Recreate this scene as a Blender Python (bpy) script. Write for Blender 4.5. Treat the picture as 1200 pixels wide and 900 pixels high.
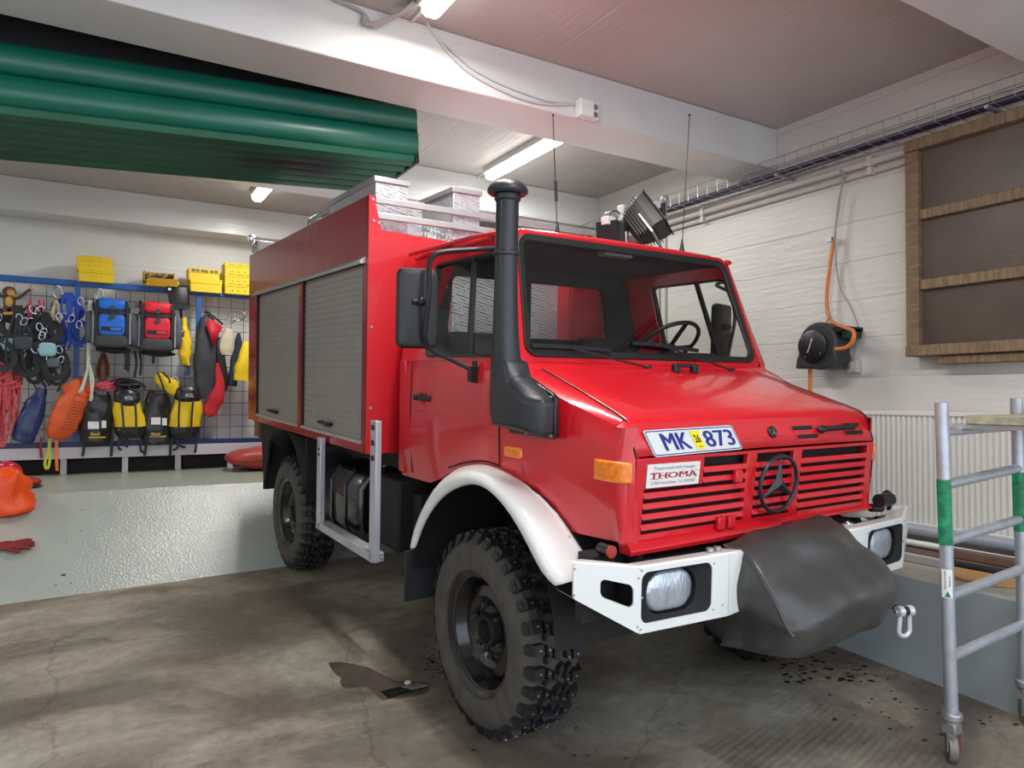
import bpy, bmesh, math, random
from mathutils import Vector, Matrix, noise
PI = math.pi
sc = bpy.context.scene
for o in list(bpy.data.objects): bpy.data.objects.remove(o)
COL = sc.collection
R = math.radians

# ------------------------------------------------------------------ camera
CAM = Vector((0.0, 0.0, 1.59476))
YAW, PITCH, ROLL, FPX = 0.538832968, 0.0219701141, 0.00474031945, 836.0
def basis(yaw, pitch, roll):
    d = Vector((math.sin(yaw)*math.cos(pitch), math.cos(yaw)*math.cos(pitch), math.sin(pitch)))
    r = Vector((math.cos(yaw), -math.sin(yaw), 0)); u = r.cross(d)
    return math.cos(roll)*r+math.sin(roll)*u, -math.sin(roll)*r+math.cos(roll)*u, d
cr, cu, cd = basis(YAW, PITCH, ROLL)
cam = bpy.data.cameras.new('camera'); co = bpy.data.objects.new('camera', cam); COL.objects.link(co)
mw = Matrix((cr, cu, -cd)).transposed().to_4x4(); mw.translation = CAM; co.matrix_world = mw
cam.sensor_fit = 'HORIZONTAL'; cam.sensor_width = 36.0; cam.lens = 36.0*FPX/1200.0; cam.clip_start = 0.05
sc.camera = co
# ------------------------------------------------------------------ daylight, exposure
sc.view_settings.view_transform = 'Standard'; sc.view_settings.look = 'None'
sc.view_settings.gamma = 1.0; sc.view_settings.exposure = 0.0; sc.view_settings.use_curve_mapping = False
w = bpy.data.worlds.new('overcast_sky'); sc.world = w; w.use_nodes = True
bg = w.node_tree.nodes['Background']; bg.inputs[0].default_value = (0.80, 0.88, 1.0, 1); bg.inputs[1].default_value = 2.3
TUBE_POWER = 39.0      # light of one fluorescent tube

# ------------------------------------------------------------------ measuring helpers (real places)
def P(x, y, ax, val):
    """the place on the plane axis=val that lies on the sight line of a measured pixel, room frame"""
    v = cd + (x-600)/FPX*cr - (y-450)/FPX*cu
    return CAM + v*((val-CAM[ax])/v[ax])
tr_, tu_, td_ = basis(0.577437807, -0.0232009087, 0.0183035464)
TCAM = Vector((-2.80039936, -2.93638268, 1.76676008))
MT = Matrix((cr, cu, cd)).transposed() @ Matrix((tr_, tu_, td_))
def TP(x, y, ax, val):
    """the same in the truck's own frame: x to its left, y to its rear, z up, origin under the front axle"""
    v = td_ + (x-600)/FPX*tr_ - (y-450)/FPX*tu_
    return TCAM + v*((val-TCAM[ax])/v[ax])
TRUCK_MW = MT.to_4x4(); TRUCK_MW.translation = CAM - MT @ TCAM
FN = MT @ Vector((0, 0, 1)); FO = TRUCK_MW.translation
def floor_z(x, y): return FO.z - (FN.x*(x-FO.x)+FN.y*(y-FO.y))/FN.z

# ------------------------------------------------------------------ materials
def lin(c):
    return tuple((v/255/12.92 if v/255 <= .04045 else ((v/255+.055)/1.055)**2.4) for v in c)+(1,)
def mat(name, col, rough=.5, metal=0.0, coat=0.0, bump=0.0, bscale=60, var=0.0, vscale=8, spec=.5, trans=0.0, emit=None, alpha=1.0, stretch=None, sheen=0):
    m = bpy.data.materials.new(name); m.use_nodes = True
    nt = m.node_tree; b = nt.nodes['Principled BSDF']
    b.inputs['Base Color'].default_value = lin(col); b.inputs['Roughness'].default_value = rough
    b.inputs['Metallic'].default_value = metal; b.inputs['Coat IOR'].default_value = 1.9 if coat > .9 else 1.5; b.inputs['Coat Weight'].default_value = coat
    b.inputs['Coat Roughness'].default_value = .06 if coat < .9 else .16
    b.inputs['Specular IOR Level'].default_value = spec; b.inputs['Transmission Weight'].default_value = trans
    b.inputs['Alpha'].default_value = alpha
    if emit: b.inputs['Emission Color'].default_value = lin(emit[0]); b.inputs['Emission Strength'].default_value = emit[1]
    if bump or var:
        tc = nt.nodes.new('ShaderNodeTexCoord'); mp = nt.nodes.new('ShaderNodeMapping')
        nt.links.new(tc.outputs['Object'], mp.inputs[0])
        if stretch: mp.inputs['Scale'].default_value = stretch
    if var:
        n = nt.nodes.new('ShaderNodeTexNoise'); n.inputs['Scale'].default_value = vscale; n.inputs['Detail'].default_value = 6
        nt.links.new(mp.outputs[0], n.inputs[0])
        r = nt.nodes.new('ShaderNodeValToRGB'); c = lin(col)
        r.color_ramp.elements[0].position = .3; r.color_ramp.elements[1].position = .7
        r.color_ramp.elements[0].color = tuple(max(0, v*(1-var)) for v in c[:3])+(1,)
        r.color_ramp.elements[1].color = tuple(min(1, v*(1+var)) for v in c[:3])+(1,)
        nt.links.new(n.outputs[0], r.inputs[0]); nt.links.new(r.outputs[0], b.inputs['Base Color'])
    if bump:
        n2 = nt.nodes.new('ShaderNodeTexNoise'); n2.inputs['Scale'].default_value = bscale; n2.inputs['Detail'].default_value = 4
        nt.links.new(mp.outputs[0], n2.inputs[0])
        bp = nt.nodes.new('ShaderNodeBump'); bp.inputs['Strength'].default_value = bump; bp.inputs['Distance'].default_value = .01
        nt.links.new(n2.outputs[0], bp.inputs['Height']); nt.links.new(bp.outputs[0], b.inputs['Normal'])
        if coat > .9: nt.links.new(bp.outputs[0], b.inputs['Coat Normal'])
    return m
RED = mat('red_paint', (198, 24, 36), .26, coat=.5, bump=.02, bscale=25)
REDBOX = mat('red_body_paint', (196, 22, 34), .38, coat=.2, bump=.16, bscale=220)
REDSHADE = mat('red_paint_shaded', (150, 24, 30), .26, coat=.3, bump=.05, bscale=90)  # darker copy of the body red; shade and dark reflection put into its colour
WHITEP = mat('white_paint', (226, 228, 224), .35, coat=.3, bump=.02, bscale=80)
BLACKP = mat('black_plastic', (24, 24, 27), .42, bump=.05, bscale=300)
SNORK = mat('black_snorkel_plastic', (40, 43, 48), .36, bump=.06, bscale=300)
BLACKG = mat('black_gloss', (14, 14, 15), .24, coat=.4, bump=.08, bscale=30)
RUBBER = mat('rubber', (72, 68, 63), .75, bump=.3, bscale=120, var=.25, vscale=14)
LUG = mat('tyre_lug', (30, 30, 32), .5, bump=.2, bscale=60)
DARK = mat('dark_chassis', (17, 16, 16), .7, bump=.3, bscale=40, var=.5)
SEAL = mat('window_rubber', (26, 26, 27), .5)
STEEL = mat('zinc_steel', (176, 178, 182), .38, metal=.8, bump=.06, bscale=50, var=.12, vscale=12)
ALU = mat('aluminium', (186, 186, 186), .38, metal=.5, var=.08, vscale=10)
SHUT = mat('grey_roller_shutter', (150, 148, 140), .42, metal=.2, var=.05, vscale=5)
CHROME = mat('chrome', (220, 222, 225), .12, metal=1)
AMBER = mat('amber_lens', (236, 122, 10), .18, coat=.5, bump=.15, bscale=180, var=.25, vscale=60)
TARP = mat('black_tarpaulin', (58, 57, 56), .36, bump=.9, bscale=5, spec=.6)
REFL = mat('headlight_glass', (196, 204, 214), .12, metal=.6, bump=.4, bscale=110, stretch=(1, 1, .2), var=.18, vscale=40)
YEL = mat('yellow_fabric', (232, 196, 20), .55, bump=.35, bscale=22)
TEXTB = mat('blue_print', (20, 30, 120), .5)
TEXTR = mat('red_print', (165, 18, 24), .5)
TEXTG = mat('grey_print', (120, 120, 120), .5)
TEXTK = mat('black_print', (20, 20, 20), .5)
STICK = mat('white_sticker', (222, 222, 220), .4)
PLATE = mat('plate_white', (205, 208, 210), .35)
YSTICK = mat('yellow_sticker', (230, 210, 20), .4)
def glass(name, tint, strength):
    m = bpy.data.materials.new(name); m.use_nodes = True; nt = m.node_tree
    for n in list(nt.nodes): nt.nodes.remove(n)
    o = nt.nodes.new('ShaderNodeOutputMaterial'); mx = nt.nodes.new('ShaderNodeMixShader')
    t = nt.nodes.new('ShaderNodeBsdfTransparent'); t.inputs[0].default_value = tint
    g = nt.nodes.new('ShaderNodeBsdfGlossy'); g.inputs['Roughness'].default_value = .02
    f = nt.nodes.new('ShaderNodeLayerWeight'); f.inputs[0].default_value = .5
    pw = nt.nodes.new('ShaderNodeMath'); pw.operation = 'POWER'; pw.inputs[1].default_value = 4.0; nt.links.new(f.outputs['Facing'], pw.inputs[0])
    sc_ = nt.nodes.new('ShaderNodeMath'); sc_.operation = 'MULTIPLY_ADD'; sc_.inputs[1].default_value = .8; sc_.inputs[2].default_value = strength; nt.links.new(pw.outputs[0], sc_.inputs[0])
    nt.links.new(sc_.outputs[0], mx.inputs[0]); nt.links.new(t.outputs[0], mx.inputs[1]); nt.links.new(g.outputs[0], mx.inputs[2])
    nt.links.new(mx.outputs[0], o.inputs[0]); return m
GLASS = glass('vehicle_glass', (.93, .95, .94, 1), .06)

# checker plate: raised lozenges by a bump
def checker():
    m = mat('checker_plate', (196, 198, 202), .36, metal=.4)
    nt = m.node_tree; b = nt.nodes['Principled BSDF']
    tc = nt.nodes.new('ShaderNodeTexCoord')
    mp = nt.nodes.new('ShaderNodeMapping'); mp.inputs['Rotation'].default_value = (R(45), R(45), R(45)); mp.inputs['Scale'].default_value = (26, 26, 26)
    ck = nt.nodes.new('ShaderNodeTexChecker'); ck.inputs['Scale'].default_value = 1.0
    wv = nt.nodes.new('ShaderNodeTexWave'); wv.inputs['Scale'].default_value = .9; wv.bands_direction = 'DIAGONAL'
    nt.links.new(tc.outputs['Object'], mp.inputs[0]); nt.links.new(mp.outputs[0], ck.inputs[0]); nt.links.new(mp.outputs[0], wv.inputs[0])
    mul = nt.nodes.new('ShaderNodeMath'); mul.operation = 'MULTIPLY'
    nt.links.new(ck.outputs['Fac'], mul.inputs[0]); nt.links.new(wv.outputs['Fac'], mul.inputs[1])
    bp = nt.nodes.new('ShaderNodeBump'); bp.inputs['Strength'].default_value = .9; bp.inputs['Distance'].default_value = .006
    nt.links.new(mul.outputs[0], bp.inputs['Height']); nt.links.new(bp.outputs[0], b.inputs['Normal'])
    return m
CHECK = checker()

# ------------------------------------------------------------------ mesh builder
class MB:
    def __init__(s): s.v = []; s.f = []; s.m = []; s.cur = 0
    def add(s, vs, fs):
        b = len(s.v); s.v += [tuple(v) for v in vs]
        for f in fs: s.f.append(tuple(i+b for i in f)); s.m.append(s.cur)
    def mi(s, i): s.cur = i; return s
    def box(s, a, b, rot=None, piv=None):
        x0, y0, z0 = a; x1, y1, z1 = b
        vs = [Vector(p) for p in ((x0,y0,z0),(x1,y0,z0),(x1,y1,z0),(x0,y1,z0),(x0,y0,z1),(x1,y0,z1),(x1,y1,z1),(x0,y1,z1))]
        if rot is not None:
            c = Vector(piv) if piv is not None else (Vector(a)+Vector(b))/2
            vs = [rot @ (v-c)+c for v in vs]
        s.add(vs, [(0,3,2,1),(4,5,6,7),(0,1,5,4),(1,2,6,5),(2,3,7,6),(3,0,4,7)]); return s
    def hexa(s, b4, t4):
        s.add(list(b4)+list(t4), [(0,3,2,1),(4,5,6,7),(0,1,5,4),(1,2,6,5),(2,3,7,6),(3,0,4,7)]); return s
    def bar(s, a, b, w, h, up=(0,0,1)):
        a = Vector(a); b = Vector(b); d = (b-a).normalized(); u = Vector(up)
        r = d.cross(u)
        if r.length < 1e-4: r = d.cross(Vector((1,0,0)))
        r.normalize(); u = r.cross(d)
        q = lambda p: [p-r*w/2-u*h/2, p+r*w/2-u*h/2, p+r*w/2+u*h/2, p-r*w/2+u*h/2]
        A = q(a); B = q(b)
        s.add(A+B, [(0,1,2,3),(7,6,5,4),(0,4,5,1),(1,5,6,2),(2,6,7,3),(3,7,4,0)]); return s
    def tube(s, pts, r, n=8, closed=False, rs=None):
        pts = [Vector(p) for p in pts]; N = len(pts); vs = []; u = None
        for i, p in enumerate(pts):
            if closed: d = pts[(i+1) % N]-pts[i-1]
            else: d = pts[min(i+1, N-1)]-pts[max(i-1, 0)]
            if d.length < 1e-9: d = Vector((0,0,1))
            d.normalize()
            if u is None:
                u = d.orthogonal().normalized()
            else:
                u = (u-d*u.dot(d))
                if u.length < 1e-6: u = d.orthogonal()
                u.normalize()
            w_ = d.cross(u); rr = rs[i] if rs else r
            for k in range(n):
                a = 2*PI*k/n; vs.append(p+(u*math.cos(a)+w_*math.sin(a))*rr)
        fs = []
        for i in range(N if closed else N-1):
            j = (i+1) % N
            for k in range(n):
                l = (k+1) % n; fs.append((i*n+k, i*n+l, j*n+l, j*n+k))
        if not closed: fs += [tuple(range(n-1, -1, -1)), tuple((N-1)*n+k for k in range(n))]
        s.add(vs, fs); return s
    def lathe(s, prof, o, ax=(0,0,1), n=32, capa=True, capb=True):
        o = Vector(o); a = Vector(ax).normalized(); u = a.orthogonal().normalized(); w_ = a.cross(u); vs = []
        for (r, h) in prof:
            for k in range(n):
                t = 2*PI*k/n; vs.append(o+a*h+(u*math.cos(t)+w_*math.sin(t))*r)
        fs = []
        for i in range(len(prof)-1):
            for k in range(n):
                l = (k+1) % n; fs.append((i*n+k, i*n+l, (i+1)*n+l, (i+1)*n+k))
        if capa: fs.append(tuple(range(n-1, -1, -1)))
        if capb: fs.append(tuple((len(prof)-1)*n+k for k in range(n)))
        s.add(vs, fs); return s
    def cyl(s, a, b, r, n=16): 
        a = Vector(a); b = Vector(b); return s.lathe([(r, 0), (r, (b-a).length)], a, b-a, n)
    def prism(s, poly, ax, a, b):
        n = len(poly)
        def mk(p, t):
            q = list(p); q.insert(ax, t); return q
        s.add([mk(p, a) for p in poly]+[mk(p, b) for p in poly],
              [tuple(range(n-1, -1, -1)), tuple(range(n, 2*n))]+[(i, (i+1) % n, n+(i+1) % n, n+i) for i in range(n)]); return s
    def loft(s, secs, closed=True, caps=True):
        n = len(secs[0]); vs = [p for q in secs for p in q]; fs = []
        for i in range(len(secs)-1):
            for k in range(n if closed else n-1):
                l = (k+1) % n; fs.append((i*n+k, i*n+l, (i+1)*n+l, (i+1)*n+k))
        if caps and closed: fs += [tuple(range(n-1, -1, -1)), tuple((len(secs)-1)*n+k for k in range(n))]
        s.add(vs, fs); return s
    def grid(s, g):
        m = len(g[0]); vs = [p for q in g for p in q]
        s.add(vs, [(i*m+k, i*m+k+1, (i+1)*m+k+1, (i+1)*m+k) for i in range(len(g)-1) for k in range(m-1)]); return s
    def ball(s, c, r, nu=16, nv=10, fn=None, e=1.0, e2=None, rot=None):
        """superellipsoid; e<1 is boxier"""
        c = Vector(c); r = Vector(r) if hasattr(r, '__len__') else Vector((r, r, r)); e2 = e if e2 is None else e2
        sg = lambda v, p: math.copysign(abs(v)**p, v)
        vs = []
        for i in range(nv+1):
            ph = -PI/2+PI*i/nv
            for k in range(nu):
                t = 2*PI*k/nu
                q = Vector((r.x*sg(math.cos(ph), e2)*sg(math.cos(t), e), r.y*sg(math.cos(ph), e2)*sg(math.sin(t), e), r.z*sg(math.sin(ph), e2)))
                if fn: q = fn(q)
                if rot is not None: q = rot @ q
                vs.append(c+q)
        fs = [(i*nu+k, i*nu+(k+1) % nu, (i+1)*nu+(k+1) % nu, (i+1)*nu+k) for i in range(nv) for k in range(nu)]
        s.add(vs, fs); return s
    def build(s, name, mats, parent=None, smooth=35, bevel=0, seg=2, solid=0, sub=0, recalc=True, kind=None):
        me = bpy.data.meshes.new(name); me.from_pydata(s.v, [], s.f)
        if not isinstance(mats, (list, tuple)): mats = [mats]
        for m in mats: me.materials.append(m)
        me.polygons.foreach_set('material_index', [min(i, len(mats)-1) for i in s.m])
        bm = bmesh.new(); bm.from_mesh(me); bmesh.ops.remove_doubles(bm, verts=bm.verts, dist=1e-5)
        if recalc: bmesh.ops.recalc_face_normals(bm, faces=bm.faces)
        bm.to_mesh(me); bm.free()
        if smooth:
            me.polygons.foreach_set('use_smooth', [True]*len(me.polygons))
            if not sub: me.set_sharp_from_angle(angle=R(smooth))
        o = bpy.data.objects.new(name, me); COL.objects.link(o)
        if parent is not None: o.parent = parent
        if solid:
            q = o.modifiers.new('solid', 'SOLIDIFY'); q.thickness = solid; q.offset = 0
        if sub:
            q = o.modifiers.new('sub', 'SUBSURF'); q.levels = sub; q.render_levels = sub
        if bevel:
            q = o.modifiers.new('bevel', 'BEVEL'); q.width = bevel; q.segments = seg; q.limit_method = 'ANGLE'; q.angle_limit = R(40)
        if kind: o['kind'] = kind
        return o

    def each(s, name, mats, parent=None, **k):
        """every separate piece becomes an object of its own"""
        par = list(range(len(s.v)))
        def fd(i):
            while par[i] != i: par[i] = par[par[i]]; i = par[i]
            return i
        for f in s.f:
            for i in f[1:]: par[fd(i)] = fd(f[0])
        gr = {}
        for f, mi_ in zip(s.f, s.m): gr.setdefault(fd(f[0]), []).append((f, mi_))
        out = []
        for fl_ in gr.values():
            q = MB(); ids = sorted({i for f, _ in fl_ for i in f}); mp = {i: n for n, i in enumerate(ids)}
            q.v = [s.v[i] for i in ids]; q.f = [tuple(mp[i] for i in f) for f, _ in fl_]; q.m = [a for _, a in fl_]
            out.append(q.build(name, mats, parent, **k))
        return out

class Quad:
    """bilinear patch bl, br, tr, tl with an outward normal; s,t in 0..1, d metres off the patch"""
    def __init__(q, bl, br, tr, tl, flip=False):
        q.c = [Vector(p) for p in (bl, br, tr, tl)]
        n = (q.c[1]-q.c[0]).cross(q.c[3]-q.c[0]).normalized(); q.n = -n if flip else n
        q.w = ((q.c[1]-q.c[0]).length+(q.c[2]-q.c[3]).length)/2; q.h = ((q.c[3]-q.c[0]).length+(q.c[2]-q.c[1]).length)/2
    def __call__(q, s, t, d=0):
        a, b, c, e = q.c; return a*(1-s)*(1-t)+b*s*(1-t)+c*s*t+e*(1-s)*t+q.n*d
    def loop(q, s0, t0, s1, t1, r, k=5):
        """rounded rectangle, r in metres"""
        rs = min(r/q.w, (s1-s0)/2); rt = min(r/q.h, (t1-t0)/2); out = []
        for (cx, cy, a0) in ((s1-rs, t0+rt, -PI/2), (s1-rs, t1-rt, 0), (s0+rs, t1-rt, PI/2), (s0+rs, t0+rt, PI)):
            for i in range(k+1):
                a = a0+PI/2*i/k; out.append((cx+rs*math.cos(a), cy+rt*math.sin(a)))
        return out
    def plate(q, mb, lp, d0, d1):
        n = len(lp); mb.add([q(a, b, d0) for a, b in lp]+[q(a, b, d1) for a, b in lp],
            [tuple(range(n-1, -1, -1)), tuple(range(n, 2*n))]+[(i, (i+1) % n, n+(i+1) % n, n+i) for i in range(n)])
    def ring(q, mb, A, B, d0, d1, d1b=None):
        n = len(A); d1b = d1 if d1b is None else d1b
        vs = [q(a, b, d0) for a, b in A]+[q(a, b, d0) for a, b in B]+[q(a, b, d1) for a, b in A]+[q(a, b, d1b) for a, b in B]
        fs = []
        for i in range(n):
            j = (i+1) % n
            fs += [(i, n+i, n+j, j), (2*n+i, 2*n+j, 3*n+j, 3*n+i), (i, j, 2*n+j, 2*n+i), (n+i, 3*n+i, 3*n+j, n+j)]
        mb.add(vs, fs)

def text_mb(mb, body, q, s0, t0, s1, t1, d, bold=0.0, shear=0.0):
    cu_ = bpy.data.curves.new('lettering', 'FONT'); cu_.body = body; cu_.offset = bold; cu_.shear = shear; cu_.resolution_u = 3
    ob = bpy.data.objects.new('lettering', cu_); COL.objects.link(ob)
    dg = bpy.context.evaluated_depsgraph_get(); me = bpy.data.meshes.new_from_object(ob.evaluated_get(dg))
    xs = [v.co.x for v in me.vertices]; ys = [v.co.y for v in me.vertices]
    x0, x1, y0, y1 = min(xs), max(xs), min(ys), max(ys)
    mb.add([q(s0+(v.co.x-x0)/(x1-x0)*(s1-s0), t0+(v.co.y-y0)/(y1-y0)*(t1-t0), d) for v in me.vertices], [tuple(p.vertices) for p in me.polygons])
    bpy.data.objects.remove(ob); bpy.data.curves.remove(cu_); bpy.data.meshes.remove(me)

def tag(o, label=None, cat=None, group=None, kind=None):
    if label: o['label'] = label
    if cat: o['category'] = cat
    if group: o['group'] = group
    if kind: o['kind'] = kind
    return o
def empty(name, loc, label, cat, group=None, rz=0):
    o = bpy.data.objects.new(name, None); COL.objects.link(o); o.location = loc; o.rotation_euler = (0, 0, rz); o.empty_display_size = .1
    return tag(o, label, cat, group)
def arc(c, r, a0, a1, n, f):
    return [f(c[0]+r*math.cos(a0+(a1-a0)*i/n), c[1]+r*math.sin(a0+(a1-a0)*i/n)) for i in range(n+1)]
def smoothpath(pts, k=6):
    pts = [Vector(p) for p in pts]; out = []
    for i in range(len(pts)-1):
        p0 = pts[max(i-1, 0)]; p1 = pts[i]; p2 = pts[i+1]; p3 = pts[min(i+2, len(pts)-1)]
        for j in range(k):
            t = j/k
            out.append(.5*((2*p1)+(p2-p0)*t+(2*p0-5*p1+4*p2-p3)*t*t+(3*p1-p0-3*p2+p3)*t**3))
    return out+[pts[-1]]
# ================================================================== THE ROOM
XW, YW, ZC, ZB = 5.1, 9.6, 3.945, 3.59
def wall_mat(name, col, axis, boards=.30, rough=.42, bumps=.5):
    """painted board-marked concrete: long shutter-board lines with chips, orange-peel paint"""
    m = bpy.data.materials.new(name); m.use_nodes = True; nt = m.node_tree; L = nt.links.new
    b = nt.nodes['Principled BSDF']; b.inputs['Roughness'].default_value = rough; b.inputs['Base Color'].default_value = lin(col)
    tc = nt.nodes.new('ShaderNodeTexCoord'); sp = nt.nodes.new('ShaderNodeSeparateXYZ'); L(tc.outputs['Object'], sp.inputs[0])
    n = nt.nodes.new('ShaderNodeTexNoise'); n.inputs['Scale'].default_value = 1.2; n.inputs['Detail'].default_value = 8; L(tc.outputs['Object'], n.inputs[0])
    r = nt.nodes.new('ShaderNodeValToRGB'); c = lin(col)
    r.color_ramp.elements[0].position = .32; r.color_ramp.elements[1].position = .62
    r.color_ramp.elements[0].color = tuple(v*.90 for v in c[:3])+(1,); r.color_ramp.elements[1].color = c
    L(n.outputs[0], r.inputs[0]); L(r.outputs[0], b.inputs['Base Color'])
    # board joints
    a = nt.nodes.new('ShaderNodeMath'); a.operation = 'MULTIPLY_ADD'; a.inputs[1].default_value = .035
    n3 = nt.nodes.new('ShaderNodeTexNoise'); n3.inputs['Scale'].default_value = 2.5; n3.inputs['Detail'].default_value = 3; L(tc.outputs['Object'], n3.inputs[0])
    L(n3.outputs[0], a.inputs[0]); L(sp.outputs[axis], a.inputs[2])
    d = nt.nodes.new('ShaderNodeMath'); d.operation = 'DIVIDE'; d.inputs[1].default_value = boards; L(a.outputs[0], d.inputs[0])
    f = nt.nodes.new('ShaderNodeMath'); f.operation = 'PINGPONG'; f.inputs[1].default_value = .5; L(d.outputs[0], f.inputs[0])
    j = nt.nodes.new('ShaderNodeMapRange'); j.inputs[1].default_value = 0; j.inputs[2].default_value = .018; j.inputs[3].default_value = 0; j.inputs[4].default_value = 1
    L(f.outputs[0], j.inputs[0])
    n2 = nt.nodes.new('ShaderNodeTexNoise'); n2.inputs['Scale'].default_value = 38; n2.inputs['Detail'].default_value = 5; L(tc.outputs['Object'], n2.inputs[0])
    mp = nt.nodes.new('ShaderNodeMapping'); mp.inputs['Scale'].default_value = (3, 3, 3); mp.inputs['Scale'].default_value[axis] = 26
    L(tc.outputs['Object'], mp.inputs[0]); n4 = nt.nodes.new('ShaderNodeTexNoise'); n4.inputs['Scale'].default_value = 1; n4.inputs['Detail'].default_value = 6; L(mp.outputs[0], n4.inputs[0])
    s1 = nt.nodes.new('ShaderNodeMath'); s1.operation = 'MULTIPLY_ADD'; s1.inputs[1].default_value = .6; L(n2.outputs[0], s1.inputs[0]); L(j.outputs[0], s1.inputs[2])
    s2 = nt.nodes.new('ShaderNodeMath'); s2.operation = 'MULTIPLY_ADD'; s2.inputs[1].default_value = 1.1; L(n4.outputs[0], s2.inputs[0]); L(s1.outputs[0], s2.inputs[2])
    bp = nt.nodes.new('ShaderNodeBump'); bp.inputs['Strength'].default_value = bumps; bp.inputs['Distance'].default_value = .012
    L(s2.outputs[0], bp.inputs['Height']); L(bp.outputs[0], b.inputs['Normal']); return m
WALLR = wall_mat('painted_board_concrete', (208, 205, 199), 2, .30)
WALLB = wall_mat('painted_back_wall', (226, 226, 222), 2, .634, .45, .3)
CEIL = wall_mat('painted_ceiling', (188, 182, 178), 0, .9, .4, .25)
BEAMM = wall_mat('painted_beam', (216, 216, 214), 2, .17, .3, .28)
# floor concrete
def floor_mat():
    m = bpy.data.materials.new('worn_concrete_floor'); m.use_nodes = True; nt = m.node_tree; L = nt.links.new
    b = nt.nodes['Principled BSDF']; tc = nt.nodes.new('ShaderNodeTexCoord'); N = nt.nodes.new
    def nz(scale, det=8, dist=0, src=None, rough=.6):
        n = N('ShaderNodeTexNoise'); n.inputs['Scale'].default_value = scale; n.inputs['Detail'].default_value = det
        n.inputs['Distortion'].default_value = dist; n.inputs['Roughness'].default_value = rough; L(src or tc.outputs['Object'], n.inputs[0]); return n
    def ramp(src, stops):
        r = N('ShaderNodeValToRGB'); e = r.color_ramp.elements
        e[0].position = stops[0][0]; e[0].color = stops[0][1]; e[1].position = stops[-1][0]; e[1].color = stops[-1][1]
        for p, c in stops[1:-1]:
            q = e.new(p); q.color = c
        L(src, r.inputs[0]); return r
    mp = N('ShaderNodeMapping'); mp.inputs['Scale'].default_value = (.8, 1.25, 1); mp.inputs['Rotation'].default_value = (0, 0, R(8)); L(tc.outputs['Object'], mp.inputs[0])
    big = nz(.85, 9, .6, mp.outputs[0], .62)
    r1 = ramp(big.outputs[0], [(.34, lin((96, 88, 77))), (.46, lin((116, 107, 95))), (.55, lin((144, 136, 121))), (.68, lin((178, 170, 154)))])
    def mix(bfac, c1, c2, mode='MULTIPLY'):
        x = N('ShaderNodeMix'); x.data_type = 'RGBA'; x.blend_type = mode
        if hasattr(bfac, 'default_value') or not isinstance(bfac, (int, float)): L(bfac, x.inputs[0])
        else: x.inputs[0].default_value = bfac
        L(c1, x.inputs[6]); L(c2, x.inputs[7]); return x.outputs[2]
    fine = nz(16, 12, .3, None, .75); r2 = ramp(fine.outputs[0], [(.32, (.60, .59, .58, 1)), (.5, (.95, .95, .95, 1)), (.68, (1.15, 1.14, 1.10, 1))])
    c = mix(.75, r1.outputs[0], r2.outputs[0])
    rust = nz(1.3, 6, .4); r3 = ramp(rust.outputs[0], [(.56, (1, 1, 1, 1)), (.72, (1.0, .83, .66, 1))]); c = mix(.7, c, r3.outputs[0])
    spots = nz(9, 6, .8); r4 = ramp(spots.outputs[0], [(.66, (1, 1, 1, 1)), (.70, (.38, .33, .30, 1))]); c = mix(.6, c, r4.outputs[0])
    # cracks
    vo = N('ShaderNodeTexVoronoi'); vo.feature = 'DISTANCE_TO_EDGE'; vo.inputs['Scale'].default_value = .55
    wp = nz(2.2, 5); ad = N('ShaderNodeMixRGB'); ad.blend_type = 'ADD'; ad.inputs[0].default_value = .35
    L(tc.outputs['Object'], ad.inputs[1]); L(wp.outputs[1], ad.inputs[2]); L(ad.outputs[0], vo.inputs[0])
    r5 = ramp(vo.outputs[0], [(0.0, (.45, .42, .4, 1)), (.006, (1, 1, 1, 1))]); c = mix(.55, c, r5.outputs[0])
    # grooves pressed in the slab near the bay mouth
    wv = N('ShaderNodeTexWave'); wv.inputs['Scale'].default_value = 8.5; wv.inputs['Distortion'].default_value = .25; wv.bands_direction = 'Y'
    mg = N('ShaderNodeMapping'); mg.inputs['Rotation'].default_value = (0, 0, R(-14)); L(tc.outputs['Object'], mg.inputs[0]); L(mg.outputs[0], wv.inputs[0])
    patch = nz(.7, 3); pr = ramp(patch.outputs[0], [(.54, (0, 0, 0, 1)), (.64, (1, 1, 1, 1))])
    r6 = ramp(wv.outputs[0], [(.3, (.90, .90, .90, 1)), (.7, (1.04, 1.04, 1.04, 1))]); c = mix(pr.outputs[0], c, r6.outputs[0])
    L(c, b.inputs['Base Color'])
    rr = ramp(big.outputs[0], [(.38, (.42, .42, .42, 1)), (.6, (.72, .72, .72, 1))]); L(rr.outputs[0], b.inputs['Roughness'])
    bp = N('ShaderNodeBump'); bp.inputs['Strength'].default_value = .35; bp.inputs['Distance'].default_value = .008
    mw_ = N('ShaderNodeMath'); mw_.operation = 'MULTIPLY'; L(wv.outputs[0], mw_.inputs[0]); L(pr.outputs[0], mw_.inputs[1])
    ms = N('ShaderNodeMath'); ms.operation = 'MULTIPLY_ADD'; ms.inputs[1].default_value = .35; L(mw_.outputs[0], ms.inputs[0]); L(fine.outputs[0], ms.inputs[2])
    L(ms.outputs[0], bp.inputs['Height']); L(bp.outputs[0], b.inputs['Normal']); return m
FLOORM = floor_mat()
PAINTED = mat('grey_green_floor_paint', (166, 174, 166), .34, coat=1.0, bump=.6, bscale=60, var=.07, vscale=3, spec=.6)
PLAT = mat('platform_floor_paint', (164, 172, 158), .3, bump=.12, bscale=30, var=.06, vscale=4)
LEDGE = mat('blue_grey_kerb_paint', (150, 158, 158), .4, bump=.25, bscale=40, var=.06, vscale=3)
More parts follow.
